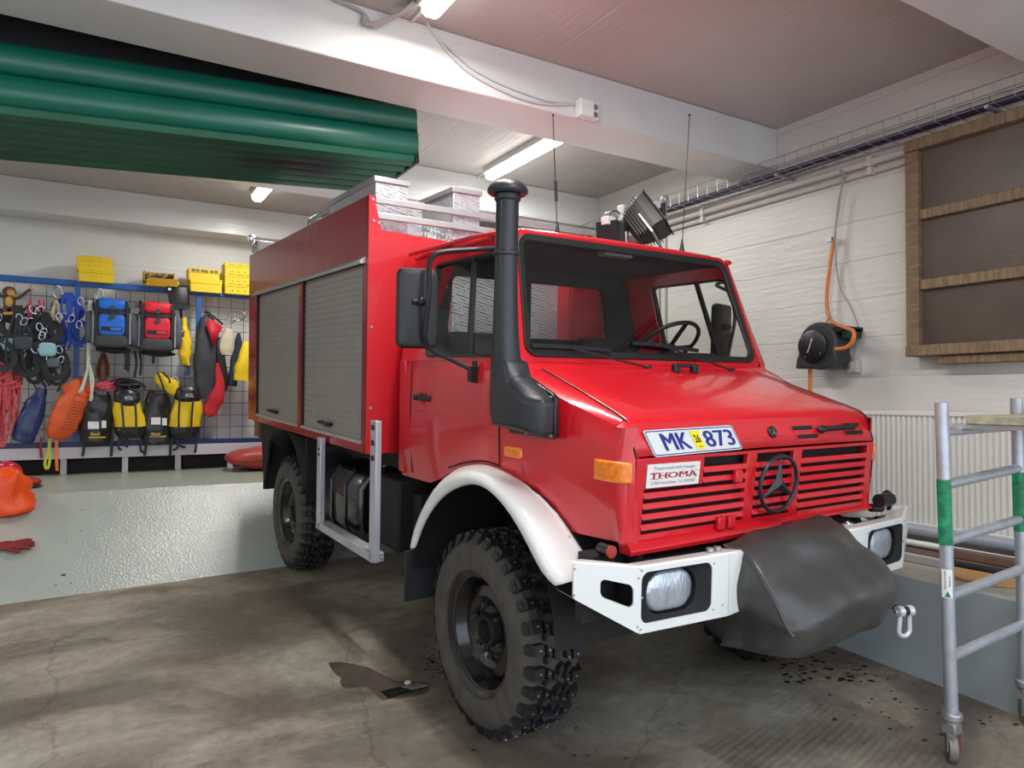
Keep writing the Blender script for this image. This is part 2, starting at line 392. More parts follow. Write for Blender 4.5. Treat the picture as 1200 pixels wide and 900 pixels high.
LEDTOP = mat('ledge_top_concrete', (168, 165, 152), .6, bump=.2, bscale=50, var=.1)
ra, rb_ = P(0, 709, 1, 6.3), None
def ramp_y(x): return 6.288+(x+.501)*.039          # where the paint and the ramp begin
YP, ZP = 7.5, .75                                   # platform edge and height
def ramp_z(x, y):
    y0 = ramp_y(x); z0 = floor_z(x, y0); return z0+(ZP-z0)*(y-y0)/(YP-y0)
XL = -5.0
m = MB(); m.grid([[Vector((x, y, floor_z(x, y))) for x in (XL-.3, 4.2)] for y in (-4.0, ramp_y(0)-0.0)])
m.v = [(x, (ramp_y(x) if y > 0 else y), floor_z(x, ramp_y(x) if y > 0 else y)) for x, y, z in m.v]
m.build('floor', FLOORM, kind='structure', recalc=False)
m = MB(); m.grid([[Vector((x, ramp_y(x), floor_z(x, ramp_y(x)))) for x in (XL-.3, 0, 4.2)], [Vector((x, YP, ZP)) for x in (XL-.3, 0, 4.2)]])
m.cur = 1; m.grid([[Vector((x, YP, ZP)) for x in (XL-.3, 5.2)], [Vector((x, YW+.1, ZP)) for x in (XL-.3, 5.2)]])
m.build('floor', [PAINTED, PLAT], kind='structure', smooth=0)
m = MB(); m.cur = 0; m.box((4.2, -1.2, -.4), (5.2, YP, .56)); o = m.build('trim_5', [LEDGE, LEDTOP], bevel=.012, kind='structure')
for p in o.data.polygons:
    if p.normal.z > .5: p.material_index = 1
m = MB(); m.box((4.2, YP-.02, .3), (5.2, YP+.1, ZP)); m.build('trim_6', LEDGE, kind='structure')
MB().box((XW, -1.2, -.4), (XW+.2, YW+.2, ZC+.2)).build('wall_right', WALLR, kind='structure')
MB().box((XL-.2, YW, -.1), (XW, YW+.2, ZC+.2)).build('wall_back', WALLB, kind='structure')
MB().box((XL-.5, -1.2, -.4), (XL-.3, YW+.2, ZC+.2)).build('wall_left', WALLB, kind='structure')
MB().box((XL-.3, -1.2, ZC), (XW, YW, ZC+.15)).build('ceiling', CEIL, kind='structure')
for i, (a, b) in enumerate(((-1.2, -.8), (1.58, 2.03), (4.08, 4.53), (6.58, 7.0), (9.18, 9.598))):
    MB().box((XL-.3, a, ZB), (XW, b, ZC)).build('trim_%d' % (i+7), BEAMM, bevel=.01, kind='structure')

# ---- stacked green up-and-over door under the ceiling
GREEN = mat('green_door_sheet', (8, 98, 78), .34, bump=.05, bscale=10, var=.12, vscale=2, spec=.6)
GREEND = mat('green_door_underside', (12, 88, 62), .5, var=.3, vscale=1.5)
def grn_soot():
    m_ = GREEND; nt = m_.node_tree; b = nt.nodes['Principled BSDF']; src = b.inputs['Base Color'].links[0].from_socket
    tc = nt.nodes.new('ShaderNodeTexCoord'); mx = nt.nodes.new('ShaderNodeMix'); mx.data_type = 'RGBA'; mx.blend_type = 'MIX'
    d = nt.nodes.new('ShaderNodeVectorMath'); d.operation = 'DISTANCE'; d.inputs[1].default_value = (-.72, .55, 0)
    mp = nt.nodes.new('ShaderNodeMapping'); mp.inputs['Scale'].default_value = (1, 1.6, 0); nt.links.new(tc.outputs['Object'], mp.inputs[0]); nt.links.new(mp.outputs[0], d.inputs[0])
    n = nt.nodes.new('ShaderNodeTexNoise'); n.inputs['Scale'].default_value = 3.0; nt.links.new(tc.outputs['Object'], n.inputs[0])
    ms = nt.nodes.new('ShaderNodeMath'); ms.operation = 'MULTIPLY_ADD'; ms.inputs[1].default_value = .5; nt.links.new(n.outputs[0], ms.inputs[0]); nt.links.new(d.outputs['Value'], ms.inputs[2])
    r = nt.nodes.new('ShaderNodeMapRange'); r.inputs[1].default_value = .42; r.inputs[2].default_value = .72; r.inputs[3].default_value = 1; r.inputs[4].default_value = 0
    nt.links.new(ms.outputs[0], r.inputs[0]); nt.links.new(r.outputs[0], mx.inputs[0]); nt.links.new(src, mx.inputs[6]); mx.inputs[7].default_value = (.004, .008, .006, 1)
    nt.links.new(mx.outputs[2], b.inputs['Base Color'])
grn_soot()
DX0, DX1, DY, DEP = -5.0, 0.0, 0.0, .95
door = bpy.data.objects.new('door_1', None); COL.objects.link(door); door['kind'] = 'structure'
door.location = P(484, 127, 1, 4.75); door.rotation_euler = (0, -math.atan(.0676), 0)
tube_r = .088
m = MB()
for k in range(2):
    zc = -.082-k*.175
    m.loft([[Vector((x, -abs(math.cos(a))*tube_r*.75, zc+math.sin(a)*tube_r)) for a in [PI/2-PI*i/12 for i in range(13)]]+[Vector((x, .05, zc-tube_r)), Vector((x, .05, zc+tube_r))] for x in (DX0, DX1)])
m.build('door_curtain', GREEN, door, smooth=50)
m = MB(); zb = -.35
nb = 6
prof = []
for k in range(nb):
    y0 = -.02+k*DEP/nb; st = DEP/nb
    prof += [(y0+st*.04, zb-.0), (y0+st*.12, zb-.035), (y0+st*.5, zb-.05), (y0+st*.88, zb-.035), (y0+st*.96, zb)]
prof2 = prof+[(DEP, zb+.05), (0, zb+.05)]
m.prism(prof2, 0, DX0, DX1); m.build('door_ribs', GREEND, door, smooth=30)
m = MB(); m.box((-.012, -.03, -.36), (.012, .035, .0)); m.box((-.012, -.03, -.40), (.012, DEP, -.355)); m.box((DX0, -.01, 0), (0, .3, .012))
m.build('door_edge', BLACKP, door)
MB().cyl((0.0, -.03, -.20), (.02, -.03, -.20), .012).build('door_bolt', STEEL, door)
m = MB(); m.box((DX0, .1, .0), (-.1, DEP, .30)); m.build('door_shade_box', DARK, door)  # dark box standing in for the shadow above the door

# ---- ceiling lights
TUBEM = mat('lamp_diffuser', (255, 255, 250), .4, emit=((255, 254, 246), 9.0))
LAMPH = mat('lamp_housing', (205, 205, 200), .4)
def ceiling_light(x, y0, y1, label, rz=0.0, z=ZC):
    L_ = y1-y0; t = empty('ceiling_light', (x, y0, z), label, 'ceiling light', 'fluorescent ceiling lights')
    MB().box((-.075, 0, -.055), (.075, L_, 0)).build('housing', LAMPH, t, bevel=.008)
    m = MB(); m.loft([[Vector((xx, yy, zz)) for xx, zz in ((-.062, -.055), (-.055, -.10), (-.03, -.118), (.03, -.118), (.055, -.10), (.062, -.055))] for yy in (.02, L_-.02)])
    m.build('diffuser', TUBEM, t, smooth=40, bevel=.008)
    MB().box((-.01, L_, -.02), (.01, L_+.25, 0)).build('conduit', LAMPH, t)
    ld = bpy.data.lights.new('tube_light', 'AREA'); ld.shape = 'RECTANGLE'; ld.size = .1; ld.size_y = L_-.05; ld.energy = TUBE_POWER*L_
    ld.color = (1, .985, .95); lo = bpy.data.objects.new('tube_light', ld); COL.objects.link(lo); lo.parent = t; lo.location = (0, L_/2, -.13)
    return t
ceiling_light(1.70, 2.3, 3.82, 'fluorescent ceiling light cut by the top edge of the picture, nearest the camera')
ceiling_light(3.50, 4.85, 6.33, 'long fluorescent ceiling light above the truck cab, partly behind the long roof beam')
ceiling_light(1.64, 7.10, 8.42, 'small-looking fluorescent ceiling light between the rear beams above the wall rack')
ceiling_light(-3.9, 2.15, 3.62, 'unseen fluorescent ceiling light added outside the frame to the left', z=ZC)  # added lamp, out of view, lights the shutter side of the truck
ceiling_light(-3.4, 7.15, 8.5, 'unseen fluorescent ceiling light added in the rear left bay above the painted floor')  # unseen lamp added to brighten the rear bay
ceiling_light(1.66, -.3, 1.2, 'unseen fluorescent ceiling light added behind the camera')  # added out of view to light the front bay

# ---- cable and socket on the front beam
m = MB(); yb = 4.07
pts = [P(x, y, 1, yb) for x, y in ((497, 22), (512, 44), (530, 66), (552, 86), (580, 102), (612, 116), (640, 122), (676, 122))]
m.tube(smoothpath(pts, 4), .009, 6)
pts = [P(x, y, 1, yb) for x, y in ((497, 22), (512, 42), (532, 62), (556, 82), (586, 98), (616, 110), (645, 119), (676, 121))]
m.tube(smoothpath(pts, 4), .006, 6)
tag(m.build('lighting_cable', mat('white_cable', (196, 196, 192), .5)), 'double white cable sagging along the face of the long roof beam', 'cable')
sb = P(684, 131, 1, 4.08); t = empty('socket_box', sb, 'white double socket box on the long roof beam at the end of the cable', 'socket')
m = MB().box((-.08, -.075, -.06), (.04, 0, .065)); m.build('housing', WHITEP, t, bevel=.008)
m = MB().box((.04, -.05, -.06), (.10, 0, .065)); m.build('outlet', WHITEP, t, bevel=.006)
m = MB().cyl((.07, -.052, .03), (.07, -.048, .03), .02, 12).cyl((.07, -.052, -.025), (.07, -.048, -.025), .02, 12); m.build('outlet_hole', TEXTG, t)
m = MB(); cx = P(505, 8, 1, 4.05)
for k in range(3): m.tube(smoothpath([(1.66-.02*k, 3.85, ZC-.02), (1.60-.03*k, 3.98, ZC-.03-.02*k), (1.45-.03*k, 4.05, ZC-.12), (1.38, 4.06, ZC-.05), (1.2, 4.07, ZC-.02)], 5), .012, 6)
tag(m.build('cable_bunch', mat('grey_cable', (160, 160, 156), .5)), 'bunch of grey cables behind the nearest ceiling light', 'cable')

# ---- right wall: cable tray, conduits, drop cable, reel, framed board, radiator, pipes
PIPEM = mat('painted_conduit', (196, 188, 182), .4)
t = empty('cable_tray', (XW, 5.0, 3.5), 'wire mesh cable tray with dark cable running the length of the right wall', 'cable tray')
def rel(o, pts): return [Vector(p)-o.location for p in pts]
m = MB()
y0, y1 = -1.1, 9.1
for (dx, dz) in ((-.03, 3.535), (-.24, 3.535), (-.03, 3.47), (-.24, 3.47), (-.24, 3.60), (-.03, 3.60), (-.13, 3.47)):
    m.tube(rel(t, [(XW+dx, y0, dz), (XW+dx, y1, dz)]), .0035, 5)
for k in range(int((y1-y0)/.12)):
    y = y0+k*.12; m.tube(rel(t, [(XW-.24, y, 3.60), (XW-.24, y, 3.47), (XW-.03, y, 3.47), (XW-.03, y, 3.60)]), .003, 4)
m.build('wire_basket', STEEL, t, smooth=0)
m = MB(); rnd = random.Random(4)
for k, (c, dx) in enumerate(((0, -.20), (0, -.14), (0, -.09))):
    m.tube(rel(t, smoothpath([(XW+dx+rnd.uniform(-.02, .02), y0+i*(y1-y0)/10, 3.485+rnd.uniform(0, .015)) for i in range(11)], 3)), .012-.002*k, 6)
m.build('tray_cable', mat('dark_blue_cable', (38, 36, 70), .5), t)
m = MB()
for k in range(5):
    y = 2.3+k*1.6; m.box(Vector((XW-.25, y-.012, 3.45))-t.location, Vector((XW-.01, y+.012, 3.47))-t.location)
m.each('bracket', STEEL, t)
for k, (z, dx, r, lb) in enumerate(((3.40, -.035, .028, 'upper thick painted conduit under the cable tray'), (3.33, -.025, .02, 'lower thin painted conduit under the cable tray'))):
    m = MB().tube([(XW+dx, y0, z), (XW+dx, y1, z)], r, 10)
    for y in (1.2, 3.2, 4.9, 6.6): m.box((XW-.07, y-.02, z-r-.008), (XW, y+.02, z+r+.008))
    tag(m.build('wall_conduit', PIPEM), lb+' on the right wall', 'pipe', 'conduits along the right wall')
m = MB().tube([(XW-.02, 5.55, 3.3), (XW-.02, 5.55, .6)], .016, 8).tube([(XW-.02, 5.45, 3.3), (XW-.02, 5.45, .6)], .012, 8)
for z in (1.2, 2.2, 3.0): m.box((XW-.045, 5.42, z-.012), (XW, 5.58, z+.012))
tag(m.build('riser_conduit', PIPEM), 'pair of vertical grey conduits on the right wall behind the truck cab', 'pipe')
GC = mat('light_grey_cable', (150, 148, 140), .5); OR = mat('orange_hose', (204, 118, 48), .42)
XR = XW-.06
m = MB(); q = lambda x, y, dx=0: P(x, y, 0, XR+dx)
m.tube(smoothpath([q(984, 199), (q(988, 206)), q(984, 235), q(980, 262), q(977, 283)], 5), .008, 6)
m.tube(smoothpath([q(986, 198), q(990, 208), q(982, 240), q(979, 290), q(984, 335), q(998, 362), q(1006, 385), q(1005, 400), q(1000, 420)], 5), .0065, 6)
tag(m.build('drop_cable', GC), 'grey cables dropping from the tray to the air hose reel', 'cable')
m = MB()
m.tube(smoothpath([q(977, 283), q(973, 310), q(969, 345), q(971, 370), q(978, 379, -.05), q(990, 384, -.2), q(1000, 388, -.26), q(1000, 398, -.28), q(992, 407, -.27), q(979, 409, -.27)], 6), .014, 8)
m.tube([q(949.5, 424, -.1), q(949.5, 500, -.1)], .016, 8)
tag(m.build('air_hose', OR), 'orange air hose feeding the black hose reel and hanging out below it', 'hose')
MB().box(P(974, 281, 0, XR)-Vector((.02, .015, .015)), P(974, 281, 0, XR)+Vector((.02, .03, .02))).build('tmp', STEEL)
o = bpy.data.objects['tmp']; o.name = 'hose_coupling'; tag(o, 'small steel coupling joining grey line to orange hose on the right wall', 'coupling')
ctr = P(966, 406, 0, XW-.16)
t = empty('hose_reel', (XW-.03, ctr.y, ctr.z), 'black wall-mounted air hose reel with round cover on the right wall', 'hose reel')
def rl(yy, zz, xx=0): return Vector((xx, -yy, zz))   # yy to the right as seen
m = MB(); yc, zc = 0, 0
body = [(-.20, -.17), (-.19, -.10), (-.14, .02)]+[(.0+.165*math.cos(a), .02+.165*math.sin(a)) for a in [PI*.92-PI*1.05*i/14 for i in range(15)]]+[(.17, -.10), (.13, -.17), (.02, -.185), (-.08, -.17)]
m.loft([[Vector((xx, -a, b)) for a, b in body] for xx in (-.03, -.22)])
m.build('casing', mat('reel_plastic', (44, 45, 47), .5), t, bevel=.015)
MB().lathe([(.125, 0), (.125, .022), (.112, .03), (.0, .03)], (-.22, .03, .0), (-1, 0, 0), 28, capb=False).build('round_cover', BLACKP, t)
m = MB()
for a in (.6, 2.2, 3.8, 5.3): m.cyl((-.248, .03+.10*math.cos(a), .10*math.sin(a)), (-.253, .03+.10*math.cos(a), .10*math.sin(a)), .006, 8)
m.each('screw', STEEL, t)
m = MB(); Q = Quad((-.2515, .055, -.06), (-.2515, .02, -.06), (-.2515, -.01, .05), (-.2515, .025, .05), flip=False)
Q = Quad((-.2525, .05, -.05), (-.2525, .01, .055), (-.2525, .035, .06), (-.2525, .075, -.045)); m2 = MB(); text_mb(m2, 'brennenstuhl', Q, 0, .2, 1, .8, 0, .02); m2.build('lettering', STICK, t, smooth=0, recalc=False)
m = MB().box((-.20, -.24, .10), (0, .12, .135)); m.box((-.2, -.24, .05), (-.02, -.20, .12)); m.build('mounting_bracket', BLACKP, t)
m = MB().tube(smoothpath([(-.12, .02, .13), (-.12, -.02, .2), (-.12, -.05, .235)], 4), .006, 6); m.build('latch_wire', STEEL, t)
sb = P(1000, 430, 0, XW-.03); t = empty('wall_socket', sb, 'small grey socket on the right wall under the hose reel', 'socket')
MB().box((-.03, -.05, -.045), (.03, .045, .045)).build('housing', mat('grey_socket', (178, 178, 172), .5), t, bevel=.006)
MB().cyl((-.032, .025, 0), (-.036, .025, 0), .02, 12).build('outlet', TEXTG, t)

# framed plywood board
WOOD = mat('weathered_wood', (118, 97, 72), .7, bump=.5, bscale=30, var=.35, vscale=7, stretch=(1, 1, 6))
WOODH = mat('weathered_wood_rail', (122, 101, 76), .7, bump=.5, bscale=30, var=.35, vscale=7, stretch=(1, 6, 1))
PLY = mat('brown_faced_plywood', (80, 66, 57), .38, bump=.12, bscale=50, var=.14, vscale=4)
xf = 4.95
t = empty('framed_wall_board', (XW, 2.0, 1.9), 'large dark brown board in a rough timber frame on the right wall', 'wall board')
def bx(a, b): return Vector(a)-t.location, Vector(b)-t.location
yl = 2.88; yr = 1.35
m = MB().box(*bx((xf+.05, yr, 1.98), (XW-.0, yl-.03, 3.36))); m.build('board', PLY, t)
m = MB().box(*bx((xf, yl-.09, 1.95), (XW, yl, 3.35))); m.build('frame_stile', WOOD, t, bevel=.006)
m = MB().box(*bx((xf, yr, 1.95), (XW, yr+.09, 3.35))); m.build('frame_stile', WOOD, t, bevel=.006)
for z0, z1, nm in ((3.35, 3.43, 'frame_rail'), (2.86, 2.93, 'cross_rail'), (2.37, 2.44, 'cross_rail'), (1.91, 1.985, 'frame_rail')):
    a, b = (yr, yl) if nm == 'frame_rail' else (yr+.09, yl-.09)
    m = MB().box(*bx((xf-(.012 if nm == 'frame_rail' else -.012), a, z0), (XW, b, z1))); m.build(nm, WOODH, t, bevel=.006)
m = MB().box(*bx((xf+.02, yr, 1.85), (XW, yl-.2, 1.905))); m.build('support_batten', WOODH, t, bevel=.004)
MB().box(*bx((4.965, 2.87, 3.33), (5.0, 2.885, 3.40))).build('corner_gap', BLACKP, t)

# radiator
t = empty('radiator', (XW, 2.0, .7), 'long white ribbed panel radiator along the right wall behind the scaffold', 'radiator')
RADM = mat('radiator_enamel', (214, 213, 206), .42)
m = MB(); ya, yb2 = -1.0, 4.6; zA, zB_ = .75, 1.50; n = int((yb2-ya)/.0375); g = []
sec = []
for i in range(n):
    y = ya+i*.0375
    for f, d in ((0, 0), (.3, .018), (.62, .018), (.9, 0)): sec.append((y+f*.0375, d))
g = [[Vector((4.985-d, y, z)) for y, d in sec] for z in (zA, zB_)]
m.grid([[p-t.location for p in r_] for r_ in g]); m.build('ribbed_panel', RADM, t, smooth=40)
m = MB().box(*[Vector(p)-t.location for p in ((4.96, ya, 1.495), (XW-.005, yb2, 1.525))]); m.box(*[Vector(p)-t.location for p in ((4.96, ya, .72), (XW-.005, yb2, .755))]); m.build('radiator_casing', RADM, t, bevel=.005)
m = MB().box(*[Vector(p)-t.location for p in ((4.99, ya, .73), (XW-.005, yb2, 1.5))]); m.build('back_panel', RADM, t)
GP = mat('grey_pipe_paint', (150, 156, 166), .35)
for x, z, r, lb, mm in ((4.93, .71, .038, 'thick grey heating pipe just below the radiator', GP), (4.90, .625, .022, 'thin white heating pipe below the thick grey one', WHITEP)):
    m = MB().tube([(x, -1.1, z), (x, 5.5, z)], r, 12)
    for y in ((.4, 1.9, 3.4) if r > .03 else ()): m.box((x, y, .565), (x+.03, y+.02, z))
    tag(m.build('heating_pipe', mm), lb+' on the right ledge', 'pipe', 'heating pipes along the ledge')
# odds and ends on the ledge
BR = mat('brown_panel', (104, 78, 66), .6, var=.2, bump=.2); CARD = mat('cardboard', (186, 142, 92), .8, var=.1)
def slab(nm, a, b, w_, h_, mm, lb, cat, up=(0, 0, 1)):
    return tag(MB().bar(a, b, w_, h_, up).build(nm, mm, bevel=.004), lb, cat)
slab('timber_offcut', (4.76, 3.3, .585), (4.78, 1.5, .585), .14, .04, BR, 'long brown timber offcut lying on the right ledge under the pipes', 'wood')
slab('timber_offcut', (4.77, 2.55, .632), (4.79, 1.55, .632), .08, .05, BR, 'shorter brown board lying on top of the long offcut on the ledge', 'wood')
m = MB().tube([(4.66, 2.9, .588), (4.655, 2.3, .588), (4.65, 1.6, .588)], .022, 10); tag(m.build('metal_tube', DARK), 'dark metal tube lying along the ledge in front of the boards', 'tube')
m = MB().lathe([(.02, 0), (.075, .01), (.08, .05), (.07, .16), (.09, .17), (.09, .2), (.02, .2)], (4.66, 3.12, .655), (.0, -1, 0.05), 18)
tag(m.build('pipe_fitting', mat('worn_fitting', (140, 130, 118), .5, metal=.3, var=.3, bump=.3)), 'round worn metal fitting lying on the ledge beside the bumper end', 'fitting')
m = MB(); c = P(1150, 676, 2, .575); m.prism([(c.x-.10, c.y+.18), (c.x+.12, c.y+.22), (c.x+.14, c.y-.2), (c.x-.02, c.y-.26), (c.x-.16, c.y-.05)], 2, .563, .578)
tag(m.build('cardboard_piece', CARD), 'flat light brown piece of cardboard on the ledge seen through the scaffold', 'cardboard')
slab('metal_strip', (4.52, 1.70, .575), (4.60, 1.35, .575), .03, .02, STEEL, 'thin pale metal strip on the ledge by the cardboard', 'strip')
slab('aluminium_profile', (4.60, 2.75, .588), (4.595, 2.42, .588), .05, .05, ALU, 'dull aluminium profile lying behind the cardboard on the ledge', 'profile')

# ---- aluminium scaffold end frame on castors
t = empty('mobile_scaffold', (3.44, 1.8, floor_z(3.44, 1.8)), 'aluminium scaffold end frame with green-painted bands on castors at the right edge', 'scaffold')
ALT = mat('scaffold_tube', (178, 182, 190), .35, metal=.55, var=.12, vscale=14, bump=.05)
GRB = mat('green_band_paint', (20, 128, 84), .5, var=.5, vscale=22)
def sp_(x, y, z): return Vector((x, y, z))-t.location
xa, xb_ = 3.405, 4.10
for x, ztop, zg in ((xa, 1.59, 1.0), (xb_, 1.615, 1.0)):
    b0 = floor_z(x, 1.8)
    MB().tube([sp_(x+.03, 1.8, b0+.21), sp_(x-.0, 1.8, .9), sp_(x-.032, 1.8, ztop)], .0285, 18).build('post', ALT, t)
    m = MB().lathe([(.0295, 0), (.0295, .30)], sp_(x-.005, 1.8, .94), (-.045, 0, 1), 18, capa=False, capb=False); m.build('green_band', GRB, t)
    m = MB().lathe([(.034, 0), (.036, .02), (.046, .025), (.046, .05), (.034, .06)], sp_(x+.03, 1.8, b0+.17), (0, 0, 1), 18); m.box(sp_(x, 1.77, b0+.13), sp_(x+.062, 1.83, b0+.175))
    cs = m.build('castor', STEEL, t, bevel=.003)
    MB().lathe([(.02, 0), (.06, .003), (.063, .012), (.063, .03), (.06, .037), (.02, .04)], sp_(x+.018, 1.815, b0+.064), (.62, -.78, 0), 22).build('castor_wheel', mat('castor_red', (176, 30, 40), .4), cs)
    MB().lathe([(.05, 0), (.0635, .002), (.0645, .02), (.0635, .036), (.05, .038)], sp_(x+.018, 1.815, b0+.065), (.62, -.78, 0), 22).build('castor_tyre', mat('castor_tyre_grey', (120, 118, 112), .5, metal=.2), cs)
    MB().box(sp_(x-.012, 1.77, b0+.055), sp_(x-.006, 1.80, b0+.14)).box(sp_(x+.062, 1.77, b0+.055), sp_(x+.068, 1.80, b0+.14)).each('castor_fork', STEEL, cs)
for z in (1.245, .985, .73, .45):
    MB().tube([sp_(xa, 1.8, z-.03), sp_(xb_, 1.8, z+.015)], .024, 14).build('rung', ALT, t)
MB().tube([sp_(xa-.02, 1.8, 1.455), sp_(xb_-.02, 1.8, 1.47)], .020, 14).build('rung', ALT, t)
Q = Quad(sp_(xa-.028, 1.7685, .70), sp_(xa+.022, 1.7685, .70), sp_(xa+.022, 1.7685, .83), sp_(xa-.028, 1.7685, .83))
m = MB(); m.add([Vector((0.0295*math.sin(a), -.0295*math.cos(a), z))+sp_(xa+.001+(.9-z)*.02, 1.8, 0) for z in (.70, .83) for a in (-1.9, -1.5, -1.1, -.7, -.3)], [(i, i+1, i+6, i+5) for i in range(4)])
lb = m.build('label', STICK, t, recalc=False); m = MB(); lc_ = lambda h_, z: sp_(xa+.002+(.9-z)*.02-.0272+h_*.47, 1.8-.0145-h_*.88, z)
Q = Quad(lc_(-.012, .705), lc_(.014, .705), lc_(.014, .732), lc_(-.012, .732)); m.add([Q(0, 0), Q(1, 0), Q(.5, 1)], [(0, 1, 2)]); m.build('logo', mat('label_green', (20, 110, 70), .5), lb, recalc=False, smooth=0)
Q = Quad(lc_(-.003, .74), lc_(-.003, .825), lc_(-.013, .825), lc_(-.013, .74)); m = MB(); text_mb(m, 'Systemteile', Q, 0, 0, 1, 1, 0)
Q = Quad(lc_(.013, .75), lc_(.013, .80), lc_(.004, .80), lc_(.004, .75)); text_mb(m, 'Assco', Q, 0, 0, 1, 1, 0); m.build('lettering', TEXTK, lb, smooth=0, recalc=False)
OLDW = mat('mossy_platform_wood', (150, 146, 124), .8, bump=.5, bscale=60, var=.25, vscale=20)
t2 = empty('scaffold_board', (3.8, 1.8, 1.5), 'old mossy wooden scaffold board resting on the top rung of the scaffold', 'scaffold board')
MB().box((-.31, -.33, -.01), (.9, -.045, .035)).build('deck', OLDW, t2, bevel=.006)
MB().box((-.32, -.345, -.055), (.9, -.33, .040)).build('edge_board', OLDW, t2)
MB().box((-.285, -.33, -.03), (-.24, .03, -.008)).build('end_hook', ALU, t2)
MB().tube(smoothpath([(-.27, -.33, -.065), (-.20, -.33, -.065), (-.17, -.33, -.04)], 4), .005, 6).build('hook', BLACKP, t2)

# ---- floor drain grate and stains
g0 = P(474, 808, 2, floor_z(1.5, 3.7)+.0); t = empty('floor_drain', (g0.x, g0.y, floor_z(g0.x, g0.y)), 'small black broken floor drain grate left of the front wheel', 'drain', rz=R(5))
DPIT = mat('drain_black', (8, 8, 8), .5)
MB().box((-.12, -.05, -.02), (.12, .05, .003)).build('pit', DPIT, t)
for k in range(5): MB().box((.02+k*.02, -.04, .002), (.027+k*.02, .04, .008), rot=Matrix.Rotation(.5, 3, 'Z')).build('slat', STEEL, t)
for k in range(2): MB().box((-.10+k*.06, -.02, .002), (-.05+k*.06, -.008, .008)).build('slat', DARK, t)
tag(MB().ball(P(478, 800, 2, .03), (.022, .016, .012), 8, 6).build('pebble', mat('pebble_stone', (190, 178, 165), .7)), 'small pale pebble lying beside the floor drain', 'pebble')
STAIN = mat('damp_oil_stain', (84, 74, 66), .35, var=.2, vscale=10); STAIND = mat('dark_grime', (38, 32, 28), .5)
def blot(pix, mm, seed, lb, h=.0012):
    pts = [P(x, y, 2, 0.02) for x, y in pix]; pts = [P(x, y, 2, floor_z(p.x, p.y)) for (x, y), p in zip(pix, pts)]
    q_ = smoothpath(pts+[pts[0]], 5)[:-1]; rr_ = random.Random(seed)
    c_ = sum(q_, Vector())/len(q_); out = []
    for p in q_:
        p = c_+(p-c_)*(1+rr_.uniform(-.05, .05)); out.append(Vector((p.x, p.y, floor_z(p.x, p.y)+h)))
    m = MB(); m.add([Vector((c_.x, c_.y, floor_z(c_.x, c_.y)+h))]+out, [(0, i+1, (i+1) % len(out)+1) for i in range(len(out))])
    o = m.build('floor_stain', mm, recalc=False, smooth=0); tag(o, lb, 'stain', kind=None); return o
blot([(384, 776), (405, 776), (430, 782), (452, 792), (470, 800), (500, 800), (498, 812), (470, 818), (448, 820), (430, 806), (405, 806), (398, 794)], STAIN, 3, 'dark damp patch on the concrete leading to the floor drain', .0012)
rnd = random.Random(9); m = MB()
def specks(m, n, box, sz, seed):
    rr_ = random.Random(seed)
    for k in range(n):
        x = rr_.uniform(box[0], box[2]); y = rr_.uniform(box[1], box[3])
        x += (y-(box[1]+box[3])/2)*box[4]
        p = P(x, y, 2, -.0); p = P(x, y, 2, floor_z(p.x, p.y)); s_ = sz*rr_.uniform(.3, 1.3); a0 = rr_.uniform(0, 6); el = rr_.uniform(.3, .8)
        pts = [Vector((p.x+s_*math.cos(a)*rr_.uniform(.7, 1.2), p.y+s_*el*math.sin(a)*rr_.uniform(.7, 1.2), 0)) for a in [2*PI*i/8 for i in range(8)]]
        pts = [Vector((v.x, v.y, floor_z(v.x, v.y)+.0015)) for v in pts]; m.add(pts, [tuple(range(8))])
specks(m, 90, (880, 758, 1010, 800, 2.0), .022, 1); specks(m, 50, (960, 790, 1180, 870, 1.2), .014, 2); specks(m, 40, (490, 700, 520, 790, -.1), .012, 5); specks(m, 30, (520, 800, 700, 890, 1), .009, 8); specks(m, 40, (500, 770, 520, 795, 0), .014, 7)
o = m.build('grime_specks', STAIND, recalc=False, smooth=0); tag(o, 'dark dirt flecks scattered on the concrete around the front wheel and scaffold', 'dirt', kind='stuff')
m = MB(); rr_ = random.Random(77)
for k in range(16):
    x = rr_.uniform(60, 250); y = rr_.uniform(590, 690); p = P(x, y, 1, 7.0)
    yy = 6.4+(690-y)/100*1.0; 
    for it in range(12):
        p = P(x, y, 1, yy); e = ramp_z(p.x, yy)-p.z; yy += e*2.0*(-1)
    s_ = rr_.uniform(.004, .012); m.add([Vector((p.x+s_*math.cos(a)*1.5, p.y+s_*math.sin(a), ramp_z(p.x, p.y+s_*math.sin(a))+.0015)) for a in [2*PI*i/7 for i in range(7)]], [tuple(range(7))])
tag(m.build('ramp_specks', STAIND, recalc=False, smooth=0), 'small black chips on the grey-green painted ramp', 'dirt', kind='stuff')
# ================================================================== THE TRUCK (own frame: x to its left, y rearward, z up)
truck = empty('fire_truck', (0, 0, 0), 'red four-wheel-drive fire truck with snorkel, roller-shutter body and white bumper', 'fire truck')
truck.matrix_world = TRUCK_MW
TK = truck
WB, WR = 3.224, .4843
# ---------------- cargo body
BX, BY0, BY1, BZ0, BZ1, BDK = 1.15, 1.25, 4.30, 1.215, 2.81, 2.585
m = MB(); m.box((-BX+.04, BY0+.20, BZ0+.02), (BX-.04, BY1, BDK)); m.box((-BX+.04, BY0+.01, BZ0+.02), (-.565, BY0+.2, BDK)); m.box((.44, BY0+.01, BZ0+.02), (BX-.04, BY0+.2, BDK)); core = m.build('cargo_box', REDBOX, TK)
